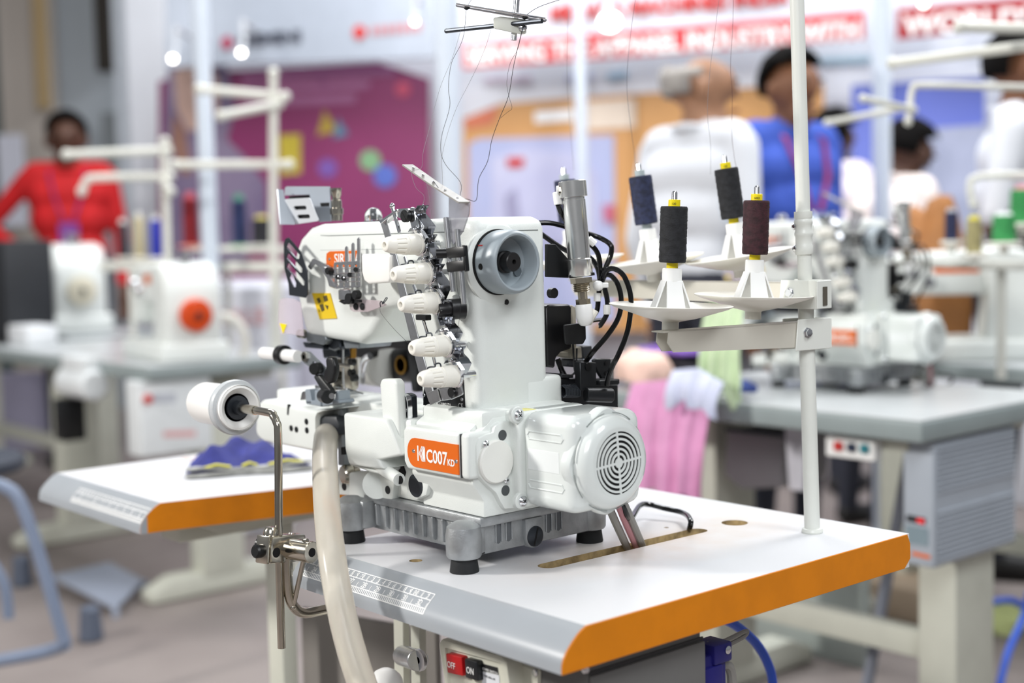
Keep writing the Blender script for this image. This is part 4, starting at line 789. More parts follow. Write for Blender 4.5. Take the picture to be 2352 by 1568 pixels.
b = B(); q = [PY(935, 379, .058), PY(1062, 467, .058), PY(1078, 461, .060)]
b.ribbon([PY(936, 379, .055), PY(1000, 424, .055), PY(1066, 465, .055)], (.004, .012, 0), .0018); tg = obj('guide_bar', b, mat('frosted_acrylic', 'a3a09a', .2, var=.08, alpha=.92), MC)
b = B(); b.px([(1030, 452), (1078, 463), (1076, 492), (1063, 530), (1042, 562), (1033, 552), (1030, 500)], 'y', .0605, .0625, .0005, 1); obj('guide_fin', b, CLEARG, MC)
b = B()
for x, yy in ((950, 385), (972, 401), (996, 418), (1022, 437), (1050, 456)): p = PY(x, yy, .054); b.lathe([(.0007, -.001), (.0016, -.001), (.0016, .001), (.0007, .001), (.0007, -.001)], p, (.5, 0, 1), 12)
obj('guide_eyelet', b, CHROME, tg)
# --- head: sheet-metal bracket, nickel fitting, oil window on the arm top
b = B(); b.px([(654, 431), (658, 428), (756, 428), (760, 508), (733, 510), (712, 458), (711, 447), (653, 449)], 'y', .110, .112, .0004, 1); bp_ = obj('head_bracket', b, GREYM, MC)
b = B(); b.sheet([PY(637, 435, .088), PY(650, 436, .100), PY(653, 455, .098), PY(677, 515, .082), PY(644, 515, .078)], .0015); obj('bracket_side', b, GREYM, MC)
b = B(); b.px([(653, 459), (656, 457), (708, 454), (712, 457), (731, 505), (728, 508), (680, 515), (675, 513)], 'y', .088, .0895, .0004, 1); sl_ = obj('slotted_flap', b, mat('pale_sheet_metal', 'd3d7dc', .35, .2), MC)
c = B()
for (x, y) in ((689, 477), (697, 497)): c.pxc([(x-13, y-4), (x+12, y-5), (x+15, y-1), (x+14, y+4), (x-11, y+5), (x-15, y)], .088, .008, .012)
cut(sl_, c)
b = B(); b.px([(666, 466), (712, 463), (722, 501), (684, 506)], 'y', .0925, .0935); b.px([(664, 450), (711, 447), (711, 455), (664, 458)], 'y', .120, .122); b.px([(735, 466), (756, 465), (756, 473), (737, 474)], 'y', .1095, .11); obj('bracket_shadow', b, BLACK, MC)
b = B(); q = PY(774, 507, .118); k = 1.70/FPX
b.lathe([(0, 0), (.0072, 0), (.0072, .008), (.0087, .0085), (.0087, .016), (.0070, .0165), (.0070, .026), (.0056, .027), (.0056, .031), (.0068, .033), (.0072, .042), (0, .042)], q, (0, 0, 1), 24); obj('nickel_fitting', b, NICKEL, MC)
b = B(); q = PY(858, 507, .130); b.lathe([(0, 0), (.0112, 0), (.0112, .006), (.0098, .0115), (.006, .0155), (0, .017)], q, (0, 0, 1), 24); obj('oil_window', b, mat('clear_acrylic', 'ffffff', .05, trans=.95, var=.0, spec=.7), MC)
b = B(); b.cyl(q+V((0, 0, -.0016)), q, .0125, n=24); b.cyl(q+V((0, 0, .001)), q+V((0, 0, .012)), .003, n=10); obj('window_seat', b, DARKM, MC)
# --- slotted thread guard at the head's left
b = B(); b.px([(651, 560), (655, 548), (662, 545), (690, 578), (705, 622), (706, 676), (701, 684), (664, 678), (662, 652), (652, 615)], 'y', .064, .0656, .0004, 1); gp = obj('slotted_guard', b, mat('dark_nickel', '53575d', .25, .85), MC)
c = B()
for x0, y0_, x1, y1_ in ((661, 562, 685, 590), (661, 586, 692, 622), (661, 608, 697, 651), (668, 634, 677, 655)):
    c.pxc([(x0-4, y0_+5), (x0-1, y0_-4), (x0+4, y0_-3), (x1+3, y1_-5), (x1+2, y1_+4), (x1-4, y1_+4)], .064, .01, .01)
cut(gp, c)
b = B(); b.sheet([PY(705, 625, .0655), PY(707, 676, .0655), PY(709, 676, .082), PY(707, 625, .082)], .0012); obj('guard_flange', b, STEEL, MC)
# --- orange arm plate, thread comb, translucent cover, linkage
b = B(); b.px([(749, 596), (750, 582), (757, 577), (824, 575), (824, 612), (756, 613), (750, 606)], 'y', .0818, .083); op = obj('arm_plate', b, ORANGEP, MC)
text('lettering', 'SIRUBA', .0175, PY(768, 605, .0815), (1, 0, 0), (0, 0, 1), PRINTW, op, .0001, bold=.0002)
b = B(); b.lathe([(0, 0), (.002, 0), (.0015, .001), (0, .001)], PY(757, 595, .0818), (0, -1, 0), 10); obj('rivet', b, STEEL, op)
b = B(); b.px([(766, 606), (769, 602), (826, 599), (828, 659), (773, 663), (769, 659)], 'y', .066, .0675, .0003, 1); cm = obj('thread_comb', b, STEEL, MC)
c = B()
for x in (774, 788, 802, 817): c.pxc([(x-3, 609), (x, 606), (x+3, 609), (x+5, 654), (x+2, 658), (x-1, 655)], .066, .01, .01)
cut(cm, c)
b = B()
for y in (617, 627, 637, 647): b.tube([PY(766, y+1, .0655), PY(826, y-1, .0655)], .0006, 6)
for x, y in ((776, 635), (789, 638), (802, 631), (816, 620)): b.ell(PY(x, y, .065), .0024, .002, .0024, 8, 6)
obj('comb_wire', b, CHROME, MC)
b = B()
for x, y in ((776, 636), (789, 639), (803, 631), (817, 619)): b.cyl(PY(x, y, .064), PY(x, y, .069), .003, n=10)
obj('comb_screw', b, BLACK, MC)
b = B()
for x, y in ((795, 565), (810, 557), (823, 545)): b.px([(x-3, 604), (x-3, y+4), (x, y), (x+3, y+4), (x+4, 604)], 'y', .0685, .070)
obj('take_up_pin', b, STEEL, MC)
b = B(); b.px([(829, 583), (895, 585), (896, 640), (892, 649), (845, 652), (835, 645), (830, 625)], 'y', .050, .072, .004, 3); obj('translucent_cover', b, mat('milky_plastic', 'f6f5f0', .3), MC)
b = B(); b.px([(706, 612), (717, 594), (722, 594), (768, 618), (768, 634), (722, 606), (712, 620)], 'y', .070, .073, .0006, 1); b.px([(733, 615), (741, 612), (755, 622), (760, 640), (770, 655), (772, 664), (755, 658), (750, 640)], 'y', .066, .072, .001, 1); b.px([(775, 664), (800, 664), (810, 690), (790, 696), (776, 690)], 'y', .066, .074, .002, 1); obj('take_up_link', b, STEEL, MC)
b = B()
for x, y, r in ((750, 622, .0045), (798, 686, .0068), (813, 677, .0055)): p = PY(x, y, .062); b.cyl(p, p+V((0, .008, 0)), r, n=16, bev=.0006)
obj('link_screw', b, BLACK, MC)
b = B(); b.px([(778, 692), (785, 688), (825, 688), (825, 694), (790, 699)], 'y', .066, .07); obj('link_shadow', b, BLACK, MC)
b = B(); b.px([(801, 694), (803, 686), (874, 690), (888, 700), (845, 716), (812, 716), (804, 711)], 'y', .072, .0735, .0004, 1); obj('clear_thread_plate', b, mat('pinkish_acrylic', 'cbbcc0', .15, alpha=.55), MC)
b = B()
for x in (815, 830): p = PY(x, 704, .070); b.cyl(p, p+V((0, .004, 0)), .0042, n=16, bev=.0005)
obj('plate_screw', b, BLACK, MC)
b = B(); b.tube([PY(874, 705, .071), PY(873, 695, .07), PY(877, 692, .07), PY(880, 697, .07), PY(889, 686, .07), PY(888, 683, .07), PY(885, 686, .07), PY(878, 698, .07)], .0006, 6, 4); obj('wire_hook', b, DARKM, MC)
b = B(); b.px([(716, 673), (757, 673), (773, 731), (734, 733)], 'y', .0817, .083); ys = obj('warning_sticker', b, YELLOW, MC)
b = B()
for pp in ([(727, 686), (733, 683), (737, 692), (732, 697)], [(742, 680), (750, 678), (753, 690), (745, 693)], [(733, 700), (742, 698), (745, 712), (739, 716)], [(746, 700), (754, 702), (752, 711)], [(731, 708), (735, 714), (733, 716)]): b.px(pp, 'y', .0813, .0816)
obj('sticker_pictogram', b, mat('sticker_ink', '4a3f10', .6), ys)
# --- eye guard
b = B(); b.px([(640, 690), (650, 684), (672, 685), (690, 695), (697, 772), (655, 766), (645, 768), (638, 745)], 'y', .060, .0615, .0004, 1); obj('eye_guard', b, mat('eye_guard_acrylic', 'dccfd8', .1, alpha=.4), MC)
b = B(); b.px([(642, 742), (658, 745), (650, 766)], 'y', .0592, .0598); tri = obj('warning_triangle', b, YCORE, MC)
# --- needle bar, presser foot and loop lifters under the head
b = B(); b.px([(700, 762), (745, 768), (750, 782), (742, 792), (704, 784)], 'y', .088, .105, .001, 1); b.px([(745, 757), (835, 757), (824, 800), (792, 800), (785, 775)], 'y', .10, .15, .001, 1); obj('needle_bar_block', b, mat('grey_head_metal', '8b9195', .35, .6), MC)
b = B(); b.px([(694, 785), (738, 790), (742, 802), (700, 798)], 'y', .09, .10, .001, 1); b.px([(752, 768), (776, 766), (782, 800), (766, 806), (742, 795)], 'y', .098, .115, .002, 1); b.px([(738, 800), (775, 800), (778, 822), (742, 824)], 'y', .11, .13, .002, 1); obj('looper_lever', b, DARKM, MC)
p = PY(688, 766, .085); b = B(); b.cyl(p, p+V((.012, .0, 0)), .0062, n=18, bev=.0008); obj('guard_thumb_nut', b, NICKEL, MC)
b = B(); b.cyl(PY(788, 770, .135), PY(790, 880, .135), .0045, n=14); b.cyl(PY(766, 800, .125), PY(768, 835, .125), .005, n=14); b.tube([PY(778, 770, .11), PY(787, 771, .11), PY(788, 790, .11), PY(789, 880, .11), PY(797, 893, .11)], .0014, 8, 4); obj('presser_bar', b, STEEL, MC)
b = B(); b.px([(760, 822), (805, 824), (808, 890), (800, 900), (770, 905), (762, 880)], 'y', .128, .140, .002, 2); obj('presser_shank', b, mat('warm_steel', 'b9b3a6', .3, .8), MC)
b = B(); b.cyl(PY(770, 835, .11), PY(808, 843, .105), .0030, n=12, bev=.0004); b.cyl(PY(770, 868, .112), PY(777, 868, .112), .010, n=18); obj('foot_pin', b, NICKEL, MC)
b = B(); b.ribbon([PY(755, 884, .10), PY(770, 890, .10), PY(795, 898, .11), PY(815, 905, .125)], (.01, .02, .0), .002); b.ribbon([PY(745, 890, .09), PY(768, 897, .09), PY(790, 904, .1)], (.008, .018, .0), .002); obj('presser_foot', b, CHROME, MC)
b = B()
for k in range(3): p = PY(764+5*k, 838, .122); b.cyl(p, p+V((0, 0, -.030)), .0007, n=8); b.cyl(p, p+V((0, 0, .012)), .0016, n=8)
obj('needle', b, CHROME, MC)
b = B(); b.px([(795, 800), (806, 797), (804, 850), (796, 850)], 'y', .14, .15, .001, 1); obj('brass_bush', b, BRASS, MC)
b = B()
for x, y in ((803, 832), (802, 856), (808, 868)): p = PY(x, y, .12); b.cyl(p, p+V((0, .008, 0)), .0050, n=14, bev=.0005)
obj('clamp_screw', b, BLACK, MC)
# --- puller at the back
b = B(); c0 = PY(862, 835, .255); n = 18
b.lathe([(0, 0)]+[(r, t) for k in range(9) for r, t in ((.032, .003+k*.005), (.032, .0055+k*.005), (.0295, .006+k*.005), (.0295, .0078+k*.005))]+[(0, .05)], c0+V((-.025, 0, 0)), (1, 0, 0), 40); obj('puller_roller', b, mat('puller_rubber', 'cfcfca', .6), MC)
b = B(); b.px([(800, 790), (895, 770), (925, 735), (940, 735), (940, 800), (880, 800), (845, 806), (842, 835), (812, 838)], 'y', .225, .245, .002, 1); b.px([(925, 735), (935, 735), (955, 800), (960, 900), (945, 900)], 'y', .22, .25, .002, 1); b.px([(890, 800), (960, 790), (962, 880), (895, 880)], 'y', .262, .29, .01, 3); obj('puller_bracket', b, BLACK, MC)
p = PY(922, 838, .26); b = B(); b.ring(p, (0, -1, 0), .010, .0135, 0, .002, 24); obj('puller_washer', b, BRASS, MC)
b = B(); b.tube([PY(830, 880, .2), PY(832, 850, .2), PY(838, 826, .19), PY(850, 818, .19)], .005, 10, 5); obj('puller_arm', b, STEEL, MC)
# --- cylinder bed
b = B(); b.px([(590, 930), (602, 917), (664, 929), (722, 941), (786, 934), (792, 1046), (720, 1037), (604, 1014), (589, 1002), (585, 985)], 'y', .068, .165, .006, 3, .4); bed = obj('cylinder_bed', b, WHITE, MC, 45)
c = B(); c.pxc([(724, 958), (728, 948), (740, 943), (786, 937), (800, 1000), (800, 1060), (724, 1060)], .068, .02, .045); cut(bed, c, BLACK); bed.data.materials.clear(); bed.data.materials.append(WHITE); bed.data.materials.append(BLACK)
b = B(); b.box(.47, .70, .095, .17, .125, .1635, .004, 2); b.box(.33, .48, .10, .165, .13, .1645, .004, 2); obj('needle_plate_bed', b, WHITE, MC)
b = B()
for x, y in ((668, 983), (680, 986), (703, 968), (704, 988)): p = PY(x, y, .0672); b.cyl(p, p+V((0, .003, 0)), .0040, n=16)
obj('bed_screw', b, BLACK, MC)
b = B(); b.px([(660, 928), (664, 929), (662, 953), (659, 952)], 'y', .0674, .070); obj('bed_seam', b, HOLE, MC)
b = B(); b.px([(727, 968), (735, 955), (770, 955), (778, 975), (775, 1000), (727, 1000)], 'y', .075, .10, .004, 2); obj('hose_socket', b, mat('dark_socket', '2a2e33', .5), MC)
b = B(); b.px([(775, 940), (784, 938), (786, 1000), (790, 1070), (776, 1068)], 'y', .085, .10, .001, 1); obj('bed_rail', b, mat('grey_head_metal', '8b9195', .35, .6), MC)
p = PY(786, 1090, .065); b = B(); b.lathe([(.006, 0), (.0105, 0), (.0125, .004), (.0125, .012), (.0105, .014), (.012, .02), (0, .02)], p, (0.2, 1, 0), 24); obj('hose_nipple', b, NICKEL, MC)
b = B(); b.px([(783, 1027), (789, 1026), (791, 1044), (784, 1044)], 'y', .067, .07); obj('bed_bore', b, HOLE, MC)
# --- folding roller on the bed front
YR = .070
b = B(); b.lathe([(0, 0), (.006, 0), (.0078, .002), (.0080, .004), (.0080, .091), (0, .091)], PY(602, 810, YR), PY(702, 820, YR)-PY(602, 810, YR), 24); obj('tape_roller', b, PLAST, MC)
d = (PY(702, 820, YR)-PY(602, 810, YR)).normalized(); p = PY(645, 814, YR); b = B(); b.ring(p, d, .0078, .0128, 0, .010, 28); obj('roller_collar', b, BLACK, MC)
b = B(); b.px([(694, 812), (700, 806), (710, 808), (748, 846), (742, 866), (698, 834), (693, 824)], 'y', YR-.006, YR-.003, .0006, 1); lk = obj('roller_arm', b, mat('grey_head_metal', '8b9195', .35, .6), MC)
c = B(); c.pxc([(717, 832), (722, 828), (732, 838), (730, 845), (720, 840)], YR-.006, .01, .01); cut(lk, c)
p = PY(702, 819, YR-.006); b = B(); b.lathe([(.0035, 0), (.0068, 0), (.0068, .003), (.0035, .003), (.0035, 0)], p, (0, -1, 0), 6); obj('arm_nut', b, NICKEL, MC)
p = PY(733, 845, YR-.008); q = PY(756, 850, YR-.022)
b = B(); b.cyl(p, p+V((.006, -.012, 0)), .0075, n=18, bev=.001); b.px([(746, 824), (752, 819), (763, 820), (769, 840), (769, 856), (763, 878), (752, 882), (744, 876), (741, 858), (748, 842)], 'y', YR-.026, YR-.018, .003, 3); obj('wing_knob', b, BLACK, MC)
b = B(); b.px([(719, 866), (722, 860), (732, 862), (757, 893), (762, 905), (752, 910), (738, 898)], 'y', YR-.016, YR-.008, .002, 2); p = PY(742, 908, YR-.02); b.cyl(p, p+V((.020, -.006, 0)), .0085, n=20, bev=.001); obj('release_lever', b, mat('black_lever', '1f2123', .4), MC)
p = PY(762, 909, YR-.028); b = B(); b.cyl(p, p+V((.002, -.001, 0)), .0036, n=14); obj('lever_pin', b, STEEL, MC)
LBL = mat('blue_grey_casting', '98a2ab', .45, .2)
b = B(); b.px([(700, 894), (710, 894), (716, 928), (702, 926)], 'y', YR-.01, YR+.012, .001, 1); b.px([(722, 896), (734, 898), (737, 934), (723, 930)], 'y', YR-.012, YR+.008, .001, 1); b.px([(702, 920), (776, 918), (779, 926), (738, 934), (703, 928)], 'y', YR-.010, YR+.014, .001, 1); b.px([(770, 898), (777, 898), (778, 926), (768, 926)], 'y', YR-.008, YR+.01, .001, 1); obj('hinge_block', b, LBL, MC)
b = B(); b.px([(692, 900), (700, 897), (702, 918), (688, 920)], 'y', YR+.004, YR+.02, .001, 1); b.px([(722, 884), (732, 886), (734, 900), (724, 900)], 'y', YR, YR+.008, .001, 1); obj('hinge_shim', b, STEEL, MC)
# --- front cover with its lever plate
b = B(); A = [(788, 948), (886, 962), (897, 985), (920, 1046), (868, 1056), (880, 1078), (842, 1074), (800, 1067), (791, 1030)]
b.px(A, 'y', .040, .080, .005, 3, .35); obj('front_cover', b, WHITE, MC, 45)
b = B(); b.px([(798, 1066), (842, 1074), (880, 1078), (872, 1090), (846, 1083)], 'y', .046, .08, .002, 1); obj('cover_skirt', b, WHITE, MC)
b = B(); b.px([(871, 882), (875, 870), (906, 870), (912, 880), (921, 1046), (900, 1050), (880, 1000)], 'y', .048, .060, .003, 3, .35); obj('lever_plate', b, WHITE, MC, 45)
b = B(); b.box(.585, .70, .055, .12, .135, .1585, .004, 2); obj('cover_top', b, WHITE, MC)
b = B(); b.px([(920, 908), (930, 902), (942, 908), (944, 960), (938, 977), (922, 977)], 'y', .064, .075, .002, 1); obj('latch_body', b, DARKM, MC)
b = B(); b.ribbon([PY(922, 915, .06), PY(928, 905, .06), PY(937, 909, .06), PY(941, 925, .06), PY(942, 970, .06)], (0, .006, 0), .0015); p = PY(927, 940, .06); b.lathe([(.0035, 0), (.006, 0), (.006, .003), (.0035, .003), (.0035, 0)], p, (0, -1, 0), 18); p = PY(921, 945, .058); b.lathe([(.0035, 0), (.007, 0), (.007, .002), (.0035, .002), (.0035, 0)], p, (-.6, -1, 0), 18); obj('latch_spring', b, CHROME, MC)
# --- pneumatic cylinder and its brackets
AC0 = PD(1334, 634, 1.552); AC1 = PD(1314, 415, 1.545); ad = (AC1-AC0).normalized(); AL = (AC1-AC0).length
ALU = mat('turned_aluminium', 'e3e3e1', .24, .92, var=.04, vscale=30)
b = B(); b.lathe([(0, 0), (.0132, 0), (.0140, .001), (.0140, .019), (.0125, .0205), (.0132, .021), (.0132, AL-.022), (.0125, AL-.0215), (.0125, AL-.019), (.0160, AL-.0185), (.0160, AL-.001), (.015, AL), (0, AL)], AC0, ad, 40); cy = obj('air_cylinder', b, ALU, MC, 40)
b = B(); b.lathe([(0, 0), (.0125, 0), (.0125, -.006), (0, -.006)], AC0+ad*-.002, ad, 6); b.lathe([(0, -.0075)]+[(.0100 if k % 2 else .0090, -.0078-.0011*k) for k in range(10)]+[(0, -.019)], AC0, ad, 24); b.lathe([(0, -.018), (.0055, -.018), (.0055, -.028), (0, -.028)], AC0, ad, 16); b.lathe([(0, -.0265), (.0085, -.0265), (.0085, -.0325), (0, -.0325)], AC0, ad, 6); obj('cylinder_nut', b, mat('zinc_nut', 'b3aa98', .25, 1), cy)
b = B(); b.lathe([(0, -.0325), (.0090, -.0325), (.0098, -.034), (.0098, -.047), (.0085, -.053), (.005, -.057), (0, -.058)], AC0, ad, 24); obj('cylinder_tip', b, PLAST, cy)
b = B(); p = PD(1279, 441, 1.548); q = PD(1283, 470, 1.548); b.cyl(p, q, .0052, n=14, bev=.0006); b.cyl(PD(1278, 437, 1.545), PD(1292, 436, 1.545), .0052, n=14, bev=.0006); obj('air_elbow', b, PLAST, cy)
b = B(); p = PD(1283, 436, 1.542); b.lathe([(0, 0), (.0055, 0), (.0055, .005), (0, .005)], p, PD(1295, 436, 1.542)-p, 6); obj('elbow_nut', b, NICKEL, cy)
b = B(); b.px([(1257, 560), (1276, 560), (1309, 598), (1312, 632), (1307, 638), (1257, 636)], 'x', .795, .790, .0008, 1); b.sheet([PD(1308, 636, 1.545), PD(1366, 629, 1.545), PD(1354, 622, 1.58), PD(1300, 630, 1.58)], .003); obj('cylinder_bracket', b, mat('black_sheet', '1d1e20', .4, .2), MC)
b = B(); b.px([(1253, 706), (1262, 699), (1308, 698), (1314, 704), (1314, 800), (1290, 808), (1278, 822), (1276, 845), (1257, 842)], 'x', .785, .740, .002, 1); obj('valve_box', b, mat('valve_black', '0d0d0f', .35), MC)
b = B(); b.px([(1296, 746), (1342, 740), (1346, 744), (1347, 778), (1340, 790), (1305, 791), (1299, 788)], 'x', .800, .797, .0008, 1); b.sheet([PX(1344, 741, .80), PX(1388, 735, .80), PX(1384, 731, .77), PX(1340, 737, .77)], .002); obj('stop_bracket', b, mat('black_sheet', '1d1e20', .4, .2), MC)
b = B(); b.px([(1318, 800), (1336, 796), (1338, 822), (1318, 824)], 'x', .775, .75, .001, 1); b.px([(1275, 808), (1318, 808), (1318, 822), (1278, 818)], 'x', .77, .75, .001, 1); b.px([(1314, 700), (1324, 706), (1325, 800), (1316, 800)], 'x', .77, .745, .001, 1); obj('valve_body', b, mat('beige_plastic', 'c6bfae', .5), MC)
b = B(); b.px([(1337, 795), (1360, 794), (1361, 824), (1340, 824)], 'x', .76, .74, .001, 1); b.px([(1305, 824), (1345, 824), (1345, 845), (1304, 842)], 'x', .765, .745, .002, 1); obj('valve_coil', b, mat('coil_grey', '3d4045', .5), MC)
# rear trimming mechanism behind the motor
RM = mat('black_oxide_steel', '303235', .38, .5, var=.06)
b = B()
b.px([(1332, 832), (1336, 830), (1370, 832), (1371, 895), (1334, 897)], 'x', .80, .79, .001, 1)
b.px([(1363, 828), (1368, 823), (1404, 824), (1404, 872), (1386, 874), (1372, 852)], 'x', .775, .77, .001, 1)
b.px([(1290, 868), (1424, 870), (1424, 882), (1290, 882)], 'x', .785, .755, .001, 1); b.px([(1377, 873), (1422, 872), (1422, 884), (1377, 886)], 'x', .797, .765, .001, 1); b.px([(1290, 882), (1420, 884), (1421, 950), (1290, 950)], 'x', .775, .74, .001, 1)
b.cyl(PX(1345, 906, .80), PX(1390, 906, .80)+V((.012, 0, 0)), .0085, n=20, bev=.001); b.px([(1290, 858), (1318, 860), (1318, 868), (1290, 868)], 'x', .79, .76, .001, 1)
obj('trimmer_linkage', b, RM, MC)
b = B(); hp_ = [PX(1292+36*k/60, 898, .792)+V((.007*math.sin(k*.6*1.75), 0, .007*math.cos(k*.6*1.75))) for k in range(61)]; b.tube(hp_, .0012, 6); obj('return_spring', b, DARKM, MC)
b = B()
for x, y in ((1392, 835), (1392, 857)): p = PX(x, y, .7752); b.cyl(p, p+V((.001, 0, 0)), .0028, n=14)
p = PX(1350, 842, .8003); b.cyl(p, p+V((.0015, 0, 0)), .0048, n=16); obj('linkage_screw', b, BLACK, MC)
b = B(); b.box(PX(1404, 850, .775).x-.004, PX(1404, 850, .775).x, PX(1403, 850, .775).y, PX(1407, 850, .775).y+.002, PX(1404, 872, .775).z, PX(1404, 824, .775).z); obj('linkage_edge', b, STEEL, MC)
# air tubes and wires
TUBE = mat('black_tube', '0c0c0e', .18)
def tb(name, pts, r, mt=TUBE, par=MC, sub=7): b = B(); b.tube([PD(*p) for p in pts], r, 10, sub); return obj(name, b, mt, par)
tb('air_tube', [(1236, 512, 1.60), (1270, 513, 1.60), (1330, 530, 1.60), (1375, 545, 1.60), (1402, 562, 1.59), (1403, 585, 1.59), (1392, 612, 1.59), (1384, 640, 1.59)], .0031)
tb('air_tube', [(1282, 470, 1.548), (1290, 490, 1.556), (1310, 520, 1.575), (1350, 555, 1.585), (1374, 585, 1.59), (1380, 640, 1.59)], .0031)
tb('air_tube', [(1240, 535, 1.60), (1300, 575, 1.61), (1352, 590, 1.61), (1372, 615, 1.60), (1378, 645, 1.60)], .0031)
tb('air_tube', [(1384, 640, 1.575), (1392, 622, 1.575), (1410, 617, 1.575), (1432, 632, 1.575), (1447, 670, 1.575), (1449, 710, 1.575), (1440, 765, 1.575), (1420, 815, 1.575), (1408, 838, 1.578), (1398, 862, 1.585), (1394, 885, 1.59)], .0031)
tb('air_tube', [(1382, 648, 1.585), (1390, 632, 1.585), (1405, 634, 1.585), (1420, 655, 1.585), (1427, 690, 1.585), (1420, 730, 1.585), (1395, 770, 1.585), (1362, 808, 1.585), (1346, 830, 1.595), (1338, 850, 1.60), (1336, 880, 1.60)], .0031)
tb('air_tube', [(1378, 645, 1.59), (1374, 690, 1.59), (1370, 715, 1.59), (1350, 740, 1.59)], .003)
tb('air_tube', [(1386, 650, 1.58), (1395, 690, 1.58), (1394, 720, 1.58), (1380, 745, 1.58), (1375, 748, 1.58)], .003)
tb('air_tube', [(1280, 824, 1.60), (1290, 850, 1.60), (1298, 865, 1.60)], .0035)
tb('tube_sleeve', [(1366, 712, 1.57), (1358, 726, 1.57), (1350, 740, 1.575)], .0052, CREAM); tb('tube_sleeve', [(1372, 673, 1.58), (1372, 692, 1.58)], .0042, PLAST); tb('tube_sleeve', [(1394, 700, 1.572), (1394, 722, 1.572)], .0042, PLAST); tb('tube_sleeve', [(1352, 548, 1.575), (1366, 560, 1.577)], .0045, PLAST)
b = B(); b.ell(PD(1374, 656, 1.57), .0065, .0065, .006); p = PD(1382, 655, 1.575); b.box(p.x-.006, p.x+.006, p.y-.004, p.y+.006, p.z-.003, p.z+.003, .001, 1); obj('cable_tie', b, PLAST, MC)
b = B(); b.tube([PD(1315, 760, 1.6), PD(1320, 850, 1.6), PD(1330, 865, 1.6)], .0012, 6, 5); b.tube([PD(1325, 800, 1.6), PD(1322, 850, 1.6), PD(1312, 862, 1.6)], .0012, 6, 5); obj('valve_wire', b, BLACK, MC)
# motor cables into the table slot
b = B(); b.tube([PX(1393, 1150, .88), PX(1412, 1195, .872), PZ(1440, 1256, -.004), PZ(1447, 1272, -.05)], .0046, 10, 6); b.tube([PX(1430, 1150, .885), PX(1448, 1190, .875), PZ(1474, 1250, -.004), PZ(1482, 1266, -.05)], .0046, 10, 6); obj('motor_cable', b, GCAB, MC)
b = B(); b.tube([PX(1416, 1150, .885), PX(1434, 1195, .875), PZ(1460, 1253, -.004), PZ(1468, 1270, -.05)], .0036, 10, 6); obj('motor_cable', b, mat('pink_cable', 'b97f86', .5), MC)
b = B(); b.tube([(.885, .205, .072), (.87, .235, .04), PZ(1475, 1158, .02), PZ(1530, 1168, .014), PZ(1570, 1178, .012), PZ(1586, 1195, .012), PZ(1583, 1215, .0), PZ(1575, 1230, -.03)], .0034, 10, 7); b.tube([(.88, .2, .072), PZ(1445, 1172, .02), PZ(1452, 1195, .004), PZ(1458, 1230, -.04)], .0028, 10, 6); obj('black_cable', b, TUBE, MC)
# ================================================================== thread stand with spools
ST = thing('thread_stand', (.9526, .4644, 0), 'white thread stand with spool dishes at the back corner of the table', 'thread stand')
P0 = V((.9526, .4644, 0)); P1 = PD(1830.5, 0, 1.583); pdir = (P1-P0).normalized()
def onp(z): return P0+pdir*(z/pdir.z)
PAINT = mat('stand_paint', 'e4e6df', .3, var=.02); PAINT2 = mat('stand_arm_paint', 'cdc9bd', .4, var=.03)
b = B(); b.cyl(P0, onp(.29), .0094, n=24); b.lathe([(0, 0), (.0125, 0), (.013, .002), (.0118, .005), (.0094, .006), (0, .006)], P0, pdir, 24); obj('lower_pole', b, PAINT, ST)
b = B(); b.cyl(onp(.29), onp(.80), .0085, n=24, bev=.001); b.ell(onp(.80), .0085, .0085, .004); obj('upper_pole', b, PAINT, ST)
b = B(); b.lathe([(0, .335), (.0100, .335), (.0108, .337), (.0108, .345), (.0100, .347), (.0100, .356), (.0110, .358), (.0110, .361), (.0100, .363), (.0100, .370), (.0110, .372), (.0110, .375), (.0100, .377), (.0108, .379), (.0106, .386), (0, .386)], P0, pdir, 28); sv = obj('pole_joint', b, PAINT, ST)
for z in (.342, .368): pan_screw(onp(z)+CR*-.0105, -CR, .0042, sv)
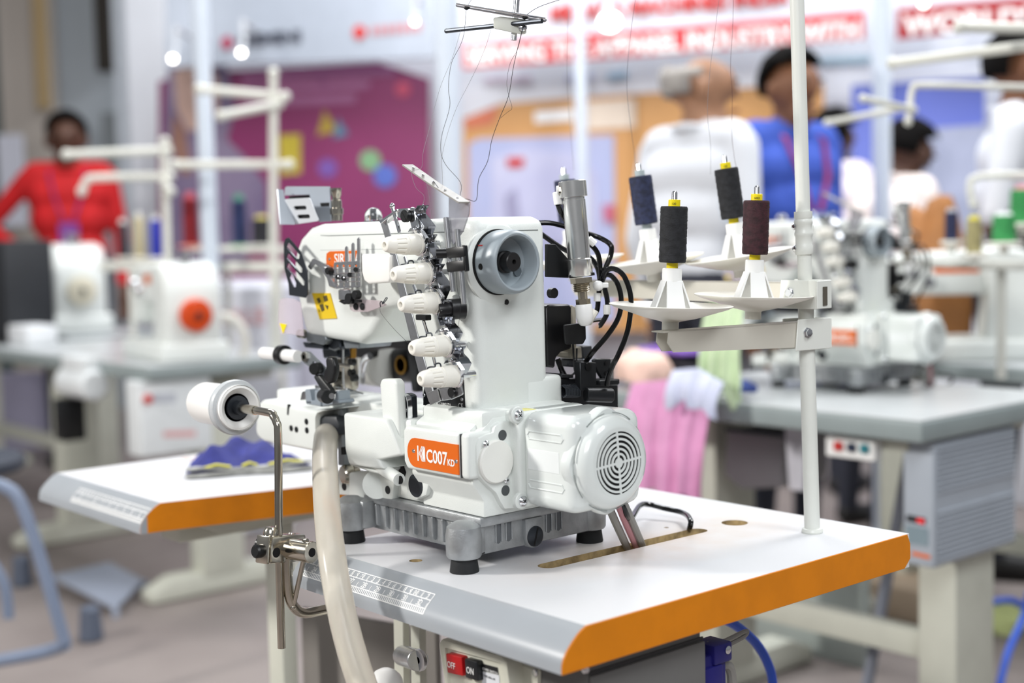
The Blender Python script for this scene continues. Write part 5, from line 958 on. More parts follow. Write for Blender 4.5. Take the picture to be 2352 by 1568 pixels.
# brackets and arms
cb0 = onp(.285)
def arm(zc, dirv, L, nm, h=.024, wd=.022):
    dirv = V(dirv).normalized(); sd = dirv.cross(V((0, 0, 1))).normalized(); c0 = onp(zc); b = B()
    for s in (-1, 1):
        A = [c0+dirv*t+V((0, 0, z)) for t, z in ((-.02, h/2), (L, h/2), (L+.002, 0), (L-.006, -h*.42), (.05, -h*.62), (-.02, -h*.7))]
        b.loft([p+sd*s*wd/2 for p in A], [p+sd*s*(wd/2-.0016) for p in A])
    A = [c0+dirv*-.02+sd*wd/2, c0+dirv*(L+.008)+sd*wd/2, c0+dirv*(L+.008)-sd*wd/2, c0+dirv*-.02-sd*wd/2]
    b.loft([p+V((0, 0, h/2)) for p in A], [p+V((0, 0, h/2-.0016)) for p in A], .0004, 1); obj('spool_arm', b, PAINT2, ST)
    b = B()
    A = [c0+dirv*-.026+sd*wd*.62+V((0, 0, h*.62)), c0+dirv*.026+sd*wd*.62+V((0, 0, h*.62)), c0+dirv*.03+sd*wd*.62+V((0, 0, -h*.8)), c0+dirv*-.026+sd*wd*.62+V((0, 0, -h*.8))]
    b.loft(A, [p-sd*.002 for p in A], .0006, 1); b.loft([p-sd*wd*1.24 for p in A], [p-sd*(wd*1.24-.002) for p in A], .0006, 1)
    A = [c0+dirv*-.028+sd*wd*.62+V((0, 0, h*.6)), c0+dirv*-.028-sd*wd*.62+V((0, 0, h*.6)), c0+dirv*-.028-sd*wd*.62+V((0, 0, -h*.78)), c0+dirv*-.028+sd*wd*.62+V((0, 0, -h*.78))]
    b.loft(A, [p+dirv*.002 for p in A], .0006, 1); br = obj('arm_bracket', b, PAINT, ST)
    b = B(); p = c0+dirv*-.0285+V((0, 0, -.004)); A = [p+sd*.004+V((0, 0, .011)), p-sd*.004+V((0, 0, .011)), p-sd*.004-V((0, 0, .011)), p+sd*.004-V((0, 0, .011))]; b.loft(A, [q-dirv*.0006 for q in A]); obj('bracket_slot', b, mat('slot_shadow', '5b564c', .6), br)
    for s in (1, -1):
        b = B(); q = c0+dirv*.012+sd*s*(wd*.62); b.lathe([(0, 0), (.0065, 0), (.0065, .0012), (.0048, .0014), (.0048, .0045), (0, .0048)], q, sd*s, 6); obj('bracket_bolt', b, CHROME, br)
armA = V((.9025, .274, 0))-V((.9526, .4644, 0)); armB = V((.68, .46, 0))-V((.9526, .4644, 0))
armA.x = -.032
arm(.243, armA, .215, 'a', .026); arm(.290, (-1, .02, 0), .40, 'b')
SA = [('black', PD(1541, 705, 1.524), PD(1547, 440, 1.524), 'a'), ('maroon', PD(1731, 682, 1.597), PD(1735, 428, 1.597), 'a'), ('black', PD(1697, 590, 1.737), PD(1660, 358, 1.737), 'b'), ('navy', PD(1497, 601, 1.79), PD(1464, 376, 1.79), 'b'), ('navy', PD(1318, 600, 1.87), PD(1293, 386, 1.87), 'b')]
TH = {'black': mat('black_thread', '222327', .75, bump=.5, bscale=900, var=.25, vscale=160), 'maroon': mat('maroon_thread', '3d1a22', .7, bump=.5, bscale=900, var=.25, vscale=160), 'navy': mat('navy_thread', '2a3150', .7, bump=.5, bscale=900, var=.25, vscale=160)}
LB = ['black thread spool nearest the camera, second from the right on its arm', 'dark maroon thread spool beside the stand pole', 'tilted black thread spool on the far arm', 'tilted navy thread spool on the far arm left of the black ones', 'navy thread spool half hidden behind the air cylinder']
LB[0] = 'upright black thread spool on the front dish, nearest the camera'
PINS = []
DISHW = mat('dish_plastic', 'f3f0e6', .35, var=.01)
for i, (cn, c0, tip, an) in enumerate(SA):
    d = (tip-c0).normalized()
    d = (d-FH*.085).normalized()
    b = B(); b.lathe([(0, -.026), (.0095, -.026), (.0095, -.017), (.012, -.016), (.03, -.012), (.064, -.001), (.0695, .0016), (.070, .0026), (.069, .003), (.063, .001), (.03, -.0085), (.010, -.0105), (0, -.0105)], c0, d, 56); ds = obj('spool_dish', b, DISHW, ST, 50)
    a = d.orthogonal().normalized(); e_ = d.cross(a); b = B(); n = 4
    for k in range(n):
        t = 6.28318*(k+.15)/n; r_ = a*math.cos(t)+e_*math.sin(t); s_ = d.cross(r_)
        A = [c0+r_*.024+d*-.008+s_*.0115, c0+r_*.024+d*-.008-s_*.0115, c0+r_*.0105+d*.030-s_*.0082, c0+r_*.0105+d*.030+s_*.0082]
        b.loft(A, [p-r_*.0022 for p in A], .0002, 1)
    b.lathe([(0, .029), (.0112, .029), (.0110, .043), (.010, .044), (0, .044)], c0, d, 28); obj('spool_cradle', b, PLAST, ds)
    b = B(); ln = (tip-c0).length; b.lathe([(0, -.02), (.0032, -.02), (.0032, ln-.002), (.002, ln), (0, ln)], c0, d, 14); obj('spool_pin', b, CHROME, ds)
    z0 = .044; zt = ln-.010
    yel = cn != 'navy'
    sp = thing('thread_spool', tuple(c0+d*z0), LB[i], 'thread spool', 'thread spools on the stand')
    r0 = .0152 if i < 4 else .0148
    b = B(); prf = [(.0058, z0+.006), (r0-.001, z0+.0062), (r0, z0+.0075)]; k_ = 14
    for k in range(k_): t = k/(k_-1); prf.append((r0+(.00018 if k % 2 else -.0001), z0+.0085+(zt-z0-.0190)*t))
    prf += [(r0, zt-.0085), (r0-.001, zt-.0072), (.0058, zt-.007)]
    b.lathe(prf, c0, d, 40); obj('thread_winding', b, TH[cn], sp)
    b = B()
    for k in range(7):
        t0_ = random.random()*6.28; zz = z0+.012+(zt-z0-.026)*k/6; pts = []
        for j in range(20): t = t0_+j*.3; pts.append(c0+d*(zz+.006*math.sin(t))+(a*math.cos(t)+e_*math.sin(t))*(r0+.0002))
        b.tube(pts, .0003, 5)
    obj('crossed_strand', b, TH[cn], sp)
    cm_ = YCORE if yel else mat('grey_core', '8e9298', .5)
    b = B(); b.lathe([(.0036, z0-.002), (.0065, z0-.002), (.0065, z0+.007), (.0036, z0+.007), (.0036, z0-.002)], c0, d, 24); b.lathe([(.0036, zt-.008), (.0067, zt-.008), (.0067, zt), (.0062, zt+.0004), (.0036, zt+.0004), (.0036, zt-.008)], c0, d, 24); co = obj('spool_core', b, cm_ if yel else mat('pale_core', 'b9c4c4', .4), sp)
    if yel:
        fx = (CAM-c0); fx = (fx-d*fx.dot(d)).normalized(); sx_ = d.cross(fx)
        text('core_print', '120' if cn == 'black' else '6003', .0034, c0+d*(zt-.0055)+fx*.0069-sx_*.003, sx_, d, PRINTK, sp, .0001)
    PINS.append((c0, d, ln, zt))
# overhead thread guide
ob = onp(.775)
GB = PD(1190, 58, 1.54)
b = B(); b.cyl(ob, V((GB.x+.01, GB.y+.01, ob.z-.02)), .005, n=14); obj('overhead_arm', b, CHROME, ST)
gt = V((GB.x+.004, GB.y+.004, ob.z-.02)); 
b = B(); b.cyl(PD(1180, 92, 1.545), PD(1190, -40, 1.545), .0034, n=14); b.cyl(PD(1190, -40, 1.545), V((GB.x+.01, GB.y+.01, ob.z-.02)), .0034, n=14); obj('drop_rod', b, CHROME, ST)
b = B(); b.loft([PD(x, y, 1.535) for x, y in ((1133, 40), (1150, 37), (1210, 45), (1209, 78), (1196, 79), (1150, 69), (1134, 66))], [PD(x, y, 1.56) for x, y in ((1133, 40), (1150, 37), (1210, 45), (1209, 78), (1196, 79), (1150, 69), (1134, 66))], .002, 2); gb = obj('guide_block', b, mat('guide_block_plastic', 'd7d9cf', .4), ST)
pan_screw(PD(1201, 63, 1.534), -CF, .0048, gb)
b = B(); b.tube([PD(1026, 71, 1.60), PD(1245, 48, 1.51)], .0028, 10); b.ell(PD(1026, 71, 1.60), .003, .003, .003, 8, 6); obj('guide_bar', b, DARKM, ST)
b = B(); b.loft([PD(x, y, 1.53) for x, y in ((1046, 12), (1050, 6), (1253, 40), (1257, 46), (1252, 52), (1048, 16))], [PD(x, y, 1.538) for x, y in ((1046, 12), (1050, 6), (1253, 40), (1257, 46), (1252, 52), (1048, 16))], .0012, 2); b.tube([PD(1048, 9, 1.527), PD(1253, 43, 1.527)], .0014, 8); ov = obj('guide_rail', b, CHROME, ST)
b = B()
for x, y in ((1072, 19), (1206, 41)): p = PD(x, y, 1.528); b.ell(p, .0035, .003, .0018, 8, 6)
obj('rail_hole', b, HOLE, ov)
# threads
def thread(name, pts, col, lab, r=.00022):
    b = B(); b.tube([PD(*p) for p in pts], r, 5, 6); obj(name, b, mat(col+'_strand', {'black': '2a2a2c', 'maroon': '55303a', 'navy': '3c4358', 'grey': '8b8b90'}[col], .7), None, label=lab, cat='thread', group='threads of the machine')
thread('sewing_thread', [(1086, -5, 1.52), (1076, 10, 1.527), (1071, 24, 1.528), (1066, 75, 1.52), (1057, 105, 1.51), (1037, 145, 1.50), (1030, 200, 1.50), (1033, 245, 1.49), (1015, 310, 1.48), (1013, 350, 1.48), (1025, 380, 1.48), (1058, 420, 1.48), (1056, 452, 1.48)], 'black', 'dark thread falling from the left end of the overhead rail', .00026)
thread('sewing_thread', [(1300, -5, 1.50), (1240, 15, 1.515), (1210, 34, 1.527), (1206, 42, 1.528), (1194, 90, 1.52), (1180, 150, 1.51), (1168, 220, 1.50), (1148, 270, 1.49), (1130, 320, 1.48), (1120, 370, 1.48), (1100, 410, 1.475), (1096, 450, 1.47), (1090, 462, 1.465), (1072, 457, 1.465), (1040, 454, 1.468), (1015, 440, 1.47), (995, 415, 1.47)], 'black', 'dark thread from the rail with a sharp hook above the acrylic guide', .00034)
thread('sewing_thread', [(1206, 42, 1.53), (1190, 110, 1.52), (1172, 145, 1.512), (1164, 190, 1.505), (1170, 225, 1.50), (1176, 248, 1.495), (1165, 258, 1.49), (1148, 272, 1.488)], 'black', 'short loose strand looping beside the hooked thread', .0002)
thread('sewing_thread', [(1128, 65, 1.54), (1118, 100, 1.53), (1100, 145, 1.52), (1078, 190, 1.51), (1050, 245, 1.50), (1030, 300, 1.49), (1015, 360, 1.48), (1016, 400, 1.48), (1017, 425, 1.48)], 'grey', 'pale grey thread slanting down from the guide block', .0002)
thread('sewing_thread', [(1058, 70, 1.58), (1040, 130, 1.56), (1015, 190, 1.54), (1000, 240, 1.52), (985, 300, 1.50), (972, 350, 1.48), (968, 385, 1.48), (946, 395, 1.48), (955, 430, 1.48), (974, 450, 1.48), (970, 474, 1.475)], 'grey', 'thin grey thread furthest left, ending at the top tension guide', .0002)
thread('sewing_thread', [(1056, 452, 1.47), (1050, 480, 1.47), (1045, 520, 1.475), (1047, 600, 1.475), (1050, 660, 1.475), (1058, 700, 1.475), (1050, 760, 1.475), (1035, 800, 1.475)], 'black', 'dark thread running down past the twin guide posts', .0002)
thread('sewing_thread', [(980, 420, 1.475), (988, 460, 1.475), (992, 520, 1.475), (990, 540, 1.475)], 'grey', 'thin strand hanging from the middle of the acrylic bar', .00018)
thread('sewing_thread', [(873, 705, 1.60), (876, 720, 1.60), (905, 755, 1.56), (930, 780, 1.52), (945, 795, 1.50)], 'black', 'fine thread sagging from the head plate to the fourth knob', .0002)
for (x, y, D_, tp, lab, cn) in ((1463, 376, 1.79, [(1460, -5, 1.62), (1446, 100, 1.66), (1440, 200, 1.70), (1450, 300, 1.74), (1458, 360, 1.78), (1458, 402, 1.79)], 'navy thread rising from the tilted navy spool', 'navy'), (0, 0, 0, [(1684, -5, 1.60), (1683, 60, 1.62), (1678, 150, 1.65), (1682, 220, 1.68), (1681, 310, 1.70), (1690, 380, 1.735), (1697, 400, 1.735)], 'black thread rising from the tilted black spool', 'maroon'), (0, 0, 0, [(1652, -5, 1.60), (1640, 90, 1.62), (1630, 170, 1.64), (1625, 260, 1.66), (1632, 330, 1.70), (1632, 400, 1.74)], 'faint thread left of the tilted black spool', 'grey'), (0, 0, 0, [(1306, 20, 1.7), (1303, 90, 1.72), (1303, 200, 1.76), (1310, 300, 1.8), (1318, 390, 1.86)], 'faint thread above the half hidden navy spool', 'grey')):
    thread('sewing_thread', tp, cn, lab, .00022)
# ================================================================== neighbouring tables and machines
GTOP = mat('grey_laminate', 'bcc0c1', .3, var=.03, vscale=6); GEDGE = mat('grey_green_edge', '8e9898', .45, var=.03)
def bgtable(x0, x1, y0, y1, label, legs, mt=GTOP):
    T = thing('sewing_table', ((x0+x1)/2, (y0+y1)/2, FZ), label, 'table', 'grey sewing tables')
    b = B(); b.box(x0+.003, x1-.003, y0+.003, y1-.003, -.004, 0, .001, 1); obj('tabletop', b, mt, T); b = B(); b.box(x0, x1, y0, y1, -.045, -.0035, .006, 3); obj('edge', b, GEDGE, T)
    for x in legs:
        yc = (y0+y1)/2
        b = B(); b.box(x-.03, x+.03, y0+.06, y1-.06, -.075, -.045, .004); obj('leg_bracket', b, LEG, T)
        b = B(); b.box(x-.045, x+.045, yc-.075, yc+.075, FZ+.06, -.07, .006); obj('leg', b, LEG, T)
        b = B(); b.prism([(y0+.02, FZ+.005), (y1+.02, FZ+.005), (y1+.02, FZ+.04), (y1-.06, FZ+.075), (y0+.10, FZ+.075), (y0+.02, FZ+.04)], 'x', x-.04, x+.04, .006); obj('foot', b, LEG, T)
    b = B(); b.box(min(legs), max(legs), (y0+y1)/2-.02, (y0+y1)/2+.02, FZ+.20, FZ+.26, .004); obj('stretcher', b, LEG, T); return T
bgtable(-.33, .52, 1.385, 1.96, 'grey sewing table carrying the second cover-stitch machine at the right', (-.22, .42))
bgtable(-3.3, -1.88, .97, 1.52, 'grey sewing table with the orange-wheeled machine at the left', (-3.1, -2.0))
bgtable(-.45, 1.0, 2.40, 2.95, 'grey sewing table furthest right behind the second machine', (-.35, .85))
bgtable(-5.3, -3.5, 1.40, 1.80, 'grey sewing table in front of the man in red', (-5.1, -3.7))
# second cover-stitch machine: same build as the first
m2 = copy_tree(MC); m2.location = MC.location+V((-.625, 1.625, 0)); m2['label'] = 'blurred white cover-stitch machine with grey handwheel on the table behind the stand'; MC['group'] = m2['group'] = 'cover-stitch machines'
# left machine with an orange handwheel
def wheel_machine(org, label, orange, k=1.0, rz=0, grp='machines with side handwheels'):
    T = thing('lockstitch_machine', org, label, 'sewing machine', grp); O = V(org); Rz = Matrix.Rotation(rz, 3, 'Z')
    def bb(name, fn, mt, sm=40, par=T):
        b = B(); fn(b); b.v = [O+Rz @ ((p)*k) for p in b.v]; return obj(name, b, mt, par, sm)
    bb('bed', lambda b: b.box(-.30, .06, -.09, .09, 0, .05, .01, 3), WHITE); bb('column', lambda b: b.prism([(-.07, .04), (.055, .04), (.055, .17), (.045, .22), (.02, .25), (-.05, .26), (-.08, .24), (-.06, .15)], 'y', -.075, .075, .014, 3), WHITE, 50)
    bb('arm', lambda b: b.prism([(-.06, .15), (-.06, .255), (-.26, .245), (-.30, .22), (-.305, .09), (-.25, .09), (-.235, .15)], 'y', -.055, .055, .014, 3), WHITE, 50)
    bb('handwheel', lambda b: b.lathe([(0, 0), (.040, 0), (.043, .004), (.043, .016), (.038, .022), (.014, .024), (.012, .03), (0, .03)], (.056, -.0, .12), (1, 0, 0), 32), orange)
    bb('wheel_cap', lambda b: b.lathe([(0, 0), (.010, 0), (.008, .006), (0, .007)], (.086, 0, .12), (1, 0, 0), 16), DARKM)
    bb('needle_bar', lambda b: (b.cyl((-.285, 0, .03), (-.285, 0, .10), .004), b.cyl((-.27, .01, .02), (-.27, .01, .1), .005)), CHROME); bb('presser_foot', lambda b: b.box(-.30, -.26, -.012, .012, .051, .056, .001, 1), CHROME)
    bb('tension_knob', lambda b: (b.cyl((-.23, -.055, .20), (-.23, -.075, .20), .012), b.cyl((-.19, -.055, .18), (-.19, -.075, .18), .012)), CHROME); bb('name_plate', lambda b: b.box(-.18, -.08, -.0565, -.055, .20, .225), ORANGEP); bb('bobbin_winder', lambda b: (b.cyl((.0, 0, .255), (.0, 0, .285), .012), b.cyl((-.1, 0, .25), (-.1, 0, .29), .006)), STEEL)
    return T
OWH = mat('orange_wheel', 'd2480f', .4)
wheel_machine((-1.995, 1.17, .0), 'white sewing machine with an orange handwheel on the left grey table', OWH, 1.22, -.15)
wheel_machine((.02, 2.62, .0), 'white sewing machine with an orange handwheel at the right edge', mat('orange_wheel', 'd2480f', .4), 1.2, .68)
wheel_machine((-3.86, 1.60, 0), 'cream sewing machine with a pale handwheel before the man in red', mat('pale_wheel', 'd8d2bd', .4), 1.5, -.2)
# bits on the left table
b = B(); b.tube([PD(478, 745, 4.4), PD(505, 728, 4.4), PD(540, 735, 4.4), PD(562, 770, 4.4), PD(560, 815, 4.4), PD(545, 836, 4.4)], .015, 10, 6); obj('hose_coil', b, mat('pale_hose', 'dcd8cf', .5), None, label='pale coiled hose beside the orange-wheeled machine', cat='hose')
BX = thing('control_box', tuple(PX(400, 1040, -1.9)), 'white control box with a red button under the left grey table', 'control box')
p = PX(400, 960, -1.92); b = B(); b.box(-2.0, -1.90, PX(322, 950, -1.9).y, PX(488, 950, -1.9).y, PX(400, 1042, -1.9).z, -.0452, .008, 3); obj('housing', b, mat('box_white', 'dfe3e4', .5), BX)
q = PX(338, 916, p.x+.022); b = B(); b.cyl(q, q+V((.012, 0, 0)), .014, n=18, bev=.002); obj('red_button', b, mat('lamp_red', 'd0261a', .4), BX)
for pts, mt in (([(350, 902), (405, 902), (405, 925), (350, 925)], 'b8bcc4'), ([(375, 990), (450, 988), (450, 1002), (375, 1004)], 'd8a8a8')): b = B(); b.px(pts, 'x', p.x+.0205, p.x+.019); obj('printed_label', b, mat('boxlabel_'+mt, mt, .6), BX)
b = B(); q = PD(190, 880, 4.4); b.cyl(q+V((-.12, .0, 0)), q+V((.10, 0, 0)), .05, n=20, bev=.01); b.box(q.x-.1, q.x+.08, q.y-.03, q.y+.03, q.z+.03, q.z+.09, .01); obj('servo_motor', b, mat('box_white', 'dfe3e4', .5), None, label='white motor hanging under the left grey table', cat='motor')
b = B(); q = PD(160, 955, 4.5); b.box(q.x-.04, q.x+.04, q.y-.04, q.y+.04, q.z-.08, q.z+.06, .006); obj('pedal_switch', b, BLACK, None, label='black switch box hanging below the white motor', cat='switch')
b = B(); q = PD(70, 680, 5.2); b.box(q.x-.1, q.x+.1, q.y-.06, q.y+.06, 0.001, .075, .008); obj('white_carton', b, mat('carton_white', 'e4e6e8', .6), None, label='small white box on the table before the man in red', cat='box')
b = B(); q = PD(35, 610, 5.4); b.box(q.x-.2, q.x+.14, q.y-.1, q.y+.1, .001, q.z+.1, .01); b.box(q.x-.16, q.x+.1, q.y-.102, q.y-.098, .04, q.z+.06); obj('printer', b, mat('dark_device', '26282c', .5), None, label='dark boxy device at the far left table edge', cat='device')
# pedal plate and blue-grey trolley frame on the floor, left
PD_ = thing('foot_pedal', tuple(PZ(225, 1350, FZ)), 'grey foot pedal plate on the floor under the left table', 'pedal')
A = [PZ(120, 1320, FZ+.06), PZ(265, 1395, FZ+.03), PZ(330, 1330, FZ+.03), PZ(250, 1290, FZ+.06)]; b = B(); b.loft(A, [p-V((0, 0, .012)) for p in A], .002, 1); obj('plate', b, mat('pedal_grey', '9aa2b2', .5), PD_)
b = B()
for i in range(4): b.cyl(V((A[i].x, A[i].y, FZ)), A[i]-V((0, 0, .005)), .012, n=10)
obj('support', b, mat('pedal_grey', '9aa2b2', .5), PD_)
TR_ = thing('tube_stool', tuple(PZ(100, 1450, FZ)), 'blue-grey tubular stool frame at the lower left corner', 'stool'); TM = mat('blue_grey_tube', '78849a', .4)
b = B(); b.tube([PD(-60, 1100, 3.3), PD(15, 1120, 3.3), PD(50, 1160, 3.3), PD(95, 1290, 3.3), PD(150, 1480, 3.3)], .016, 12, 6); obj('front_leg', b, TM, TR_)
b = B(); b.tube([PD(150, 1480, 3.3), PD(90, 1500, 3.35), PD(-80, 1530, 3.4)], .016, 12, 5); obj('lower_rail', b, TM, TR_)
b = B(); b.tube([PD(-60, 1240, 3.5), PD(5, 1330, 3.5), PD(20, 1420, 3.5)], .014, 12, 5); obj('rear_leg', b, TM, TR_)
b = B(); q = PD(-60, 1095, 3.4); b.cyl(q+V((-.1, .0, 0)), q+V((-.1, .0, .04)), .16, n=28, bev=.01); obj('seat', b, mat('stool_seat', '3a3f4a', .6), TR_)
for x, y in ((52, 1345), (210, 1470)):
    q = PZ(x, y, FZ); b = B(); b.cyl((q.x, q.y, FZ), (q.x, q.y, FZ+.10), .035, .028, n=16, bev=.006); obj('levelling_foot', b, mat('foot_blue', '5a6272', .5), None, label='dark blue-grey levelling foot on the floor '+('at the far left' if x < 100 else 'below the pedal plate'), cat='foot')
# second table's garments
def drape(name, pts, drop, folds, amp, mt, lab, out=(0, -1, 0), seed=0, n=48, m=14, flare=.02):
    pts = [V(p) for p in pts]; out = V(out); rnd = random.Random(seed); ph = [rnd.random()*6.28 for _ in range(4)]; b = B(); g = []
    for i in range(n+1):
        u = i/n*(len(pts)-1); k = min(int(u), len(pts)-2); f = u-k; p0 = pts[k]*(1-f)+pts[k+1]*f; r = []
        t_ = i/n
        for j in range(m+1):
            v = j/m; a = amp*(.3+.9*v)*(math.sin(folds*6.28*t_+ph[0])+.5*math.sin(folds*2.3*6.28*t_+ph[1]+v*2)); dl = drop*(1+.10*math.sin(5*t_*3.1+ph[2])+.05*math.sin(13*t_+ph[3]))
            q = p0+out*(a+flare*v+.012*math.sin(v*3))+V((0, 0, -dl*v)); q += (pts[-1]-pts[0])*(.06*v*math.sin(4*t_+ph[1])); r.append(q)
        g.append(r)
    bm = bmesh.new(); th = out*-.004; t = [[bm.verts.new(p) for p in r] for r in g]; s = [[bm.verts.new(p+th) for p in r] for r in g]
    for i in range(n):
        for j in range(m): bm.faces.new((t[i][j], t[i+1][j], t[i+1][j+1], t[i][j+1])); bm.faces.new((s[i][j], s[i][j+1], s[i+1][j+1], s[i+1][j]))
    for i in range(n):
        for j in (0, m): bm.faces.new((t[i][j], s[i][j], s[i+1][j], t[i+1][j]))
    for j in range(m):
        for i in (0, n): bm.faces.new((t[i][j], s[i][j], s[i][j+1], t[i][j+1]))
    b.addbm(bm); return obj(name, b, mt, None, 60, label=lab, cat='garment', group='garments on the right grey table')
def clothm(n, c): return mat(n, c, .85, bump=.2, bscale=300, var=.08, vscale=14)
drape('hanging_garment', [PY(1452, 880, 1.355), PY(1540, 870, 1.355), PY(1640, 900, 1.355)], .26, 4, .010, clothm('pink_cloth', 'e3a2cb'), 'pink garment hanging over the edge of the right grey table', seed=1, flare=.05)
drape('hanging_garment', [PY(1545, 850, 1.325), PY(1600, 845, 1.325), PY(1660, 880, 1.325)], .075, 3, .006, clothm('pale_blue_cloth', 'd5daf0'), 'pale blue-white cloth lying over the pink garment', seed=2)
drape('hanging_garment', [PY(1622, 700, 1.40), PY(1672, 690, 1.40), PY(1712, 700, 1.40)], .20, 3, .008, clothm('pale_green_cloth', 'd8ecc4'), 'pale green garment hanging beside the second machine', seed=3)
def heap(name, c, rx, ry, rz, mt, lab, seed=0):
    b = B(); bm = bmesh.new(); bmesh.ops.create_uvsphere(bm, u_segments=36, v_segments=18, radius=1); rn = random.Random(seed); ph = [rn.random()*6 for _ in range(4)]
    for v in bm.verts:
        x, y, z = v.co; k = 1+.10*math.sin(5*x+ph[0]+3*z)+.08*math.sin(7*y+ph[1])+.05*math.sin(13*x-9*y+ph[2]); v.co = V((c[0]+x*rx*k, c[1]+y*ry*k, c[2]+max(z, -.35)*rz*k+rz*.36))
    b.addbm(bm); return obj(name, b, mt, None, 60, label=lab, cat='garment', group='garments on the right grey table')
heap('folded_garment', tuple(PY(1478, 870, 1.46)), .075, .06, .05, clothm('peach_cloth', 'f0cdbd'), 'peach garment heaped at the left end of the right table', 4)
heap('folded_garment', tuple(PY(1545, 850, 1.55)), .085, .07, .030, clothm('black_cloth', '1c1a22'), 'black folded garment under the purple one', 5)
q = PY(1540, 800, 1.55); heap('folded_garment', (q.x, q.y, q.z-.012), .085, .06, .016, clothm('purple_cloth', '7d5ab0'), 'purple folded garment on top of the black one', 6)
heap('folded_garment', tuple(PY(1690, 900, 1.44)), .05, .03, .02, clothm('navy_small_cloth', '3a4a8c'), 'small blue cloth beside the pale green garment', 7)
# under the right table: ribbed control box, switch, skirt
CB = thing('control_box', (.45, 1.6, -.3), 'light grey ribbed control box with a red display under the right table', 'control box'); CG = mat('control_grey', 'a6adb6', .45, var=.02)
b = B(); b.box(.435, .505, 1.45, 1.76, -.30, -.05, .006, 3); obj('housing', b, CG, CB)
for k in range(22):
    z = -.062-k*.0105
    if 9 <= k <= 11: continue
    b = B(); b.box(.504, .5095, 1.462, 1.752, z-.0068, z, .001, 1); obj('cooling_rib', b, CG, CB)
b = B(); b.px([(2082, 1182), (2125, 1190), (2125, 1205), (2082, 1196)], 'y', 1.4485, 1.45); dp = obj('display_window', b, BLACK, CB); b = B(); b.px([(2106, 1190), (2122, 1193), (2122, 1203), (2106, 1199)], 'y', 1.447, 1.4482); obj('display_digits', b, mat('lit_red', 'd01c20', .4, emit=.6), dp)
b = B(); b.px([(2080, 1205), (2132, 1214), (2132, 1255), (2080, 1246)], 'y', 1.4485, 1.45); obj('key_pad', b, mat('keypad_grey', '7f9098', .5), CB); b = B(); b.px([(2094, 1266), (2136, 1276), (2136, 1284), (2094, 1274)], 'y', 1.4485, 1.45); obj('brand_mark', b, ORANGEP, CB)
SW = thing('power_switch', tuple(PY(1950, 1050, 1.42)), 'white three-button switch plate under the right grey table', 'switch'); b = B(); b.px([(1896, 1000), (2008, 1012), (2008, 1060), (1896, 1046)], 'y', 1.42, 1.45, .002, 1); obj('plate', b, PLAST, SW)
for x, c_ in ((1922, 'c8302c'), (1952, '2a3348'), (1982, '2c7d88')): b = B(); b.px([(x-9, 1014+(x-1922)*.1), (x+9, 1016+(x-1922)*.1), (x+9, 1036+(x-1922)*.1), (x-9, 1034+(x-1922)*.1)], 'y', 1.412, 1.425, .002, 1); obj('button', b, mat('btn_'+c_, c_, .4), SW)
BSK = thing('cloth_bin', tuple(PY(1760, 1130, 1.62)), 'grey cloth bin hanging under the right grey table', 'bin'); b = B(); b.px([(1668, 985), (1800, 1000), (1795, 1120), (1700, 1125), (1660, 1090)], 'y', 1.55, 1.72, .01, 2); obj('bag', b, mat('bin_grey', '8f8d90', .8), BSK); b = B(); b.tube([PY(1668, 985, 1.55), PY(1800, 1000, 1.55)], .006, 8); obj('rim', b, DARKM, BSK)
b = B(); b.px([(1800, 975), (1850, 980), (1845, 1130), (1810, 1125)], 'y', 1.50, 1.53, .006, 2); obj('hanging_cloth', b, clothm('grey_white_cloth', 'c9c9d0'), None, label='pale cloth strip hanging behind the stand pole under the right table', cat='cloth')
TRS = thing('trestle', (.2, 1.9, FZ), 'grey folding trestle legs under the right grey table', 'trestle')
b = B(); b.tube([(.10, 1.8, FZ), (.24, 1.8, -.08)], .014, 10); b.tube([(.40, 1.8, FZ), (.26, 1.8, -.08)], .014, 10); obj('leg_pair', b, mat('trestle_grey', '8a8f9c', .5), TRS); b = B(); b.tube([(.14, 1.8, -.55), (.36, 1.8, -.55)], .010, 8); obj('cross_bar', b, mat('trestle_grey', '8a8f9c', .5), TRS)
b = B(); b.box(-1.5, -.05, 2.02, 2.05, FZ+.001, -.42, .004); obj('grey_screen', b, mat('screen_grey_green', 'a9b2ae', .7), None, label='pale grey-green low screen standing on the floor behind the right table', cat='screen')
q = PZ(2060, 1400, FZ); b = B(); b.box(q.x-.18, q.x+.14, q.y-.1, q.y+.15, FZ+.001, FZ+.10, .006); obj('carton', b, mat('brown_carton', 'b9a58e', .8), None, label='flat brown carton on the floor under the right table', cat='carton')
b = B(); b.tube([PD(2365, 1360, 3.2), PD(2350, 1420, 3.2), PD(2315, 1500, 3.1), PD(2295, 1580, 3.0), PD(2285, 1650, 3.0)], .009, 10, 6); b.tube([PD(2270, 1385, 3.4), PD(2320, 1378, 3.4), PD(2365, 1400, 3.4)], .009, 10, 6); obj('blue_cable', b, mat('blue_cable', '3457b8', .4), None, label='blue cable at the lower right corner', cat='cable')
heap('cloth_scrap', tuple(PZ(2300, 1440, FZ)), .10, .08, .05, clothm('lime_cloth', 'c3cc8c'), 'lime cloth scrap on the floor at the lower right', 8)
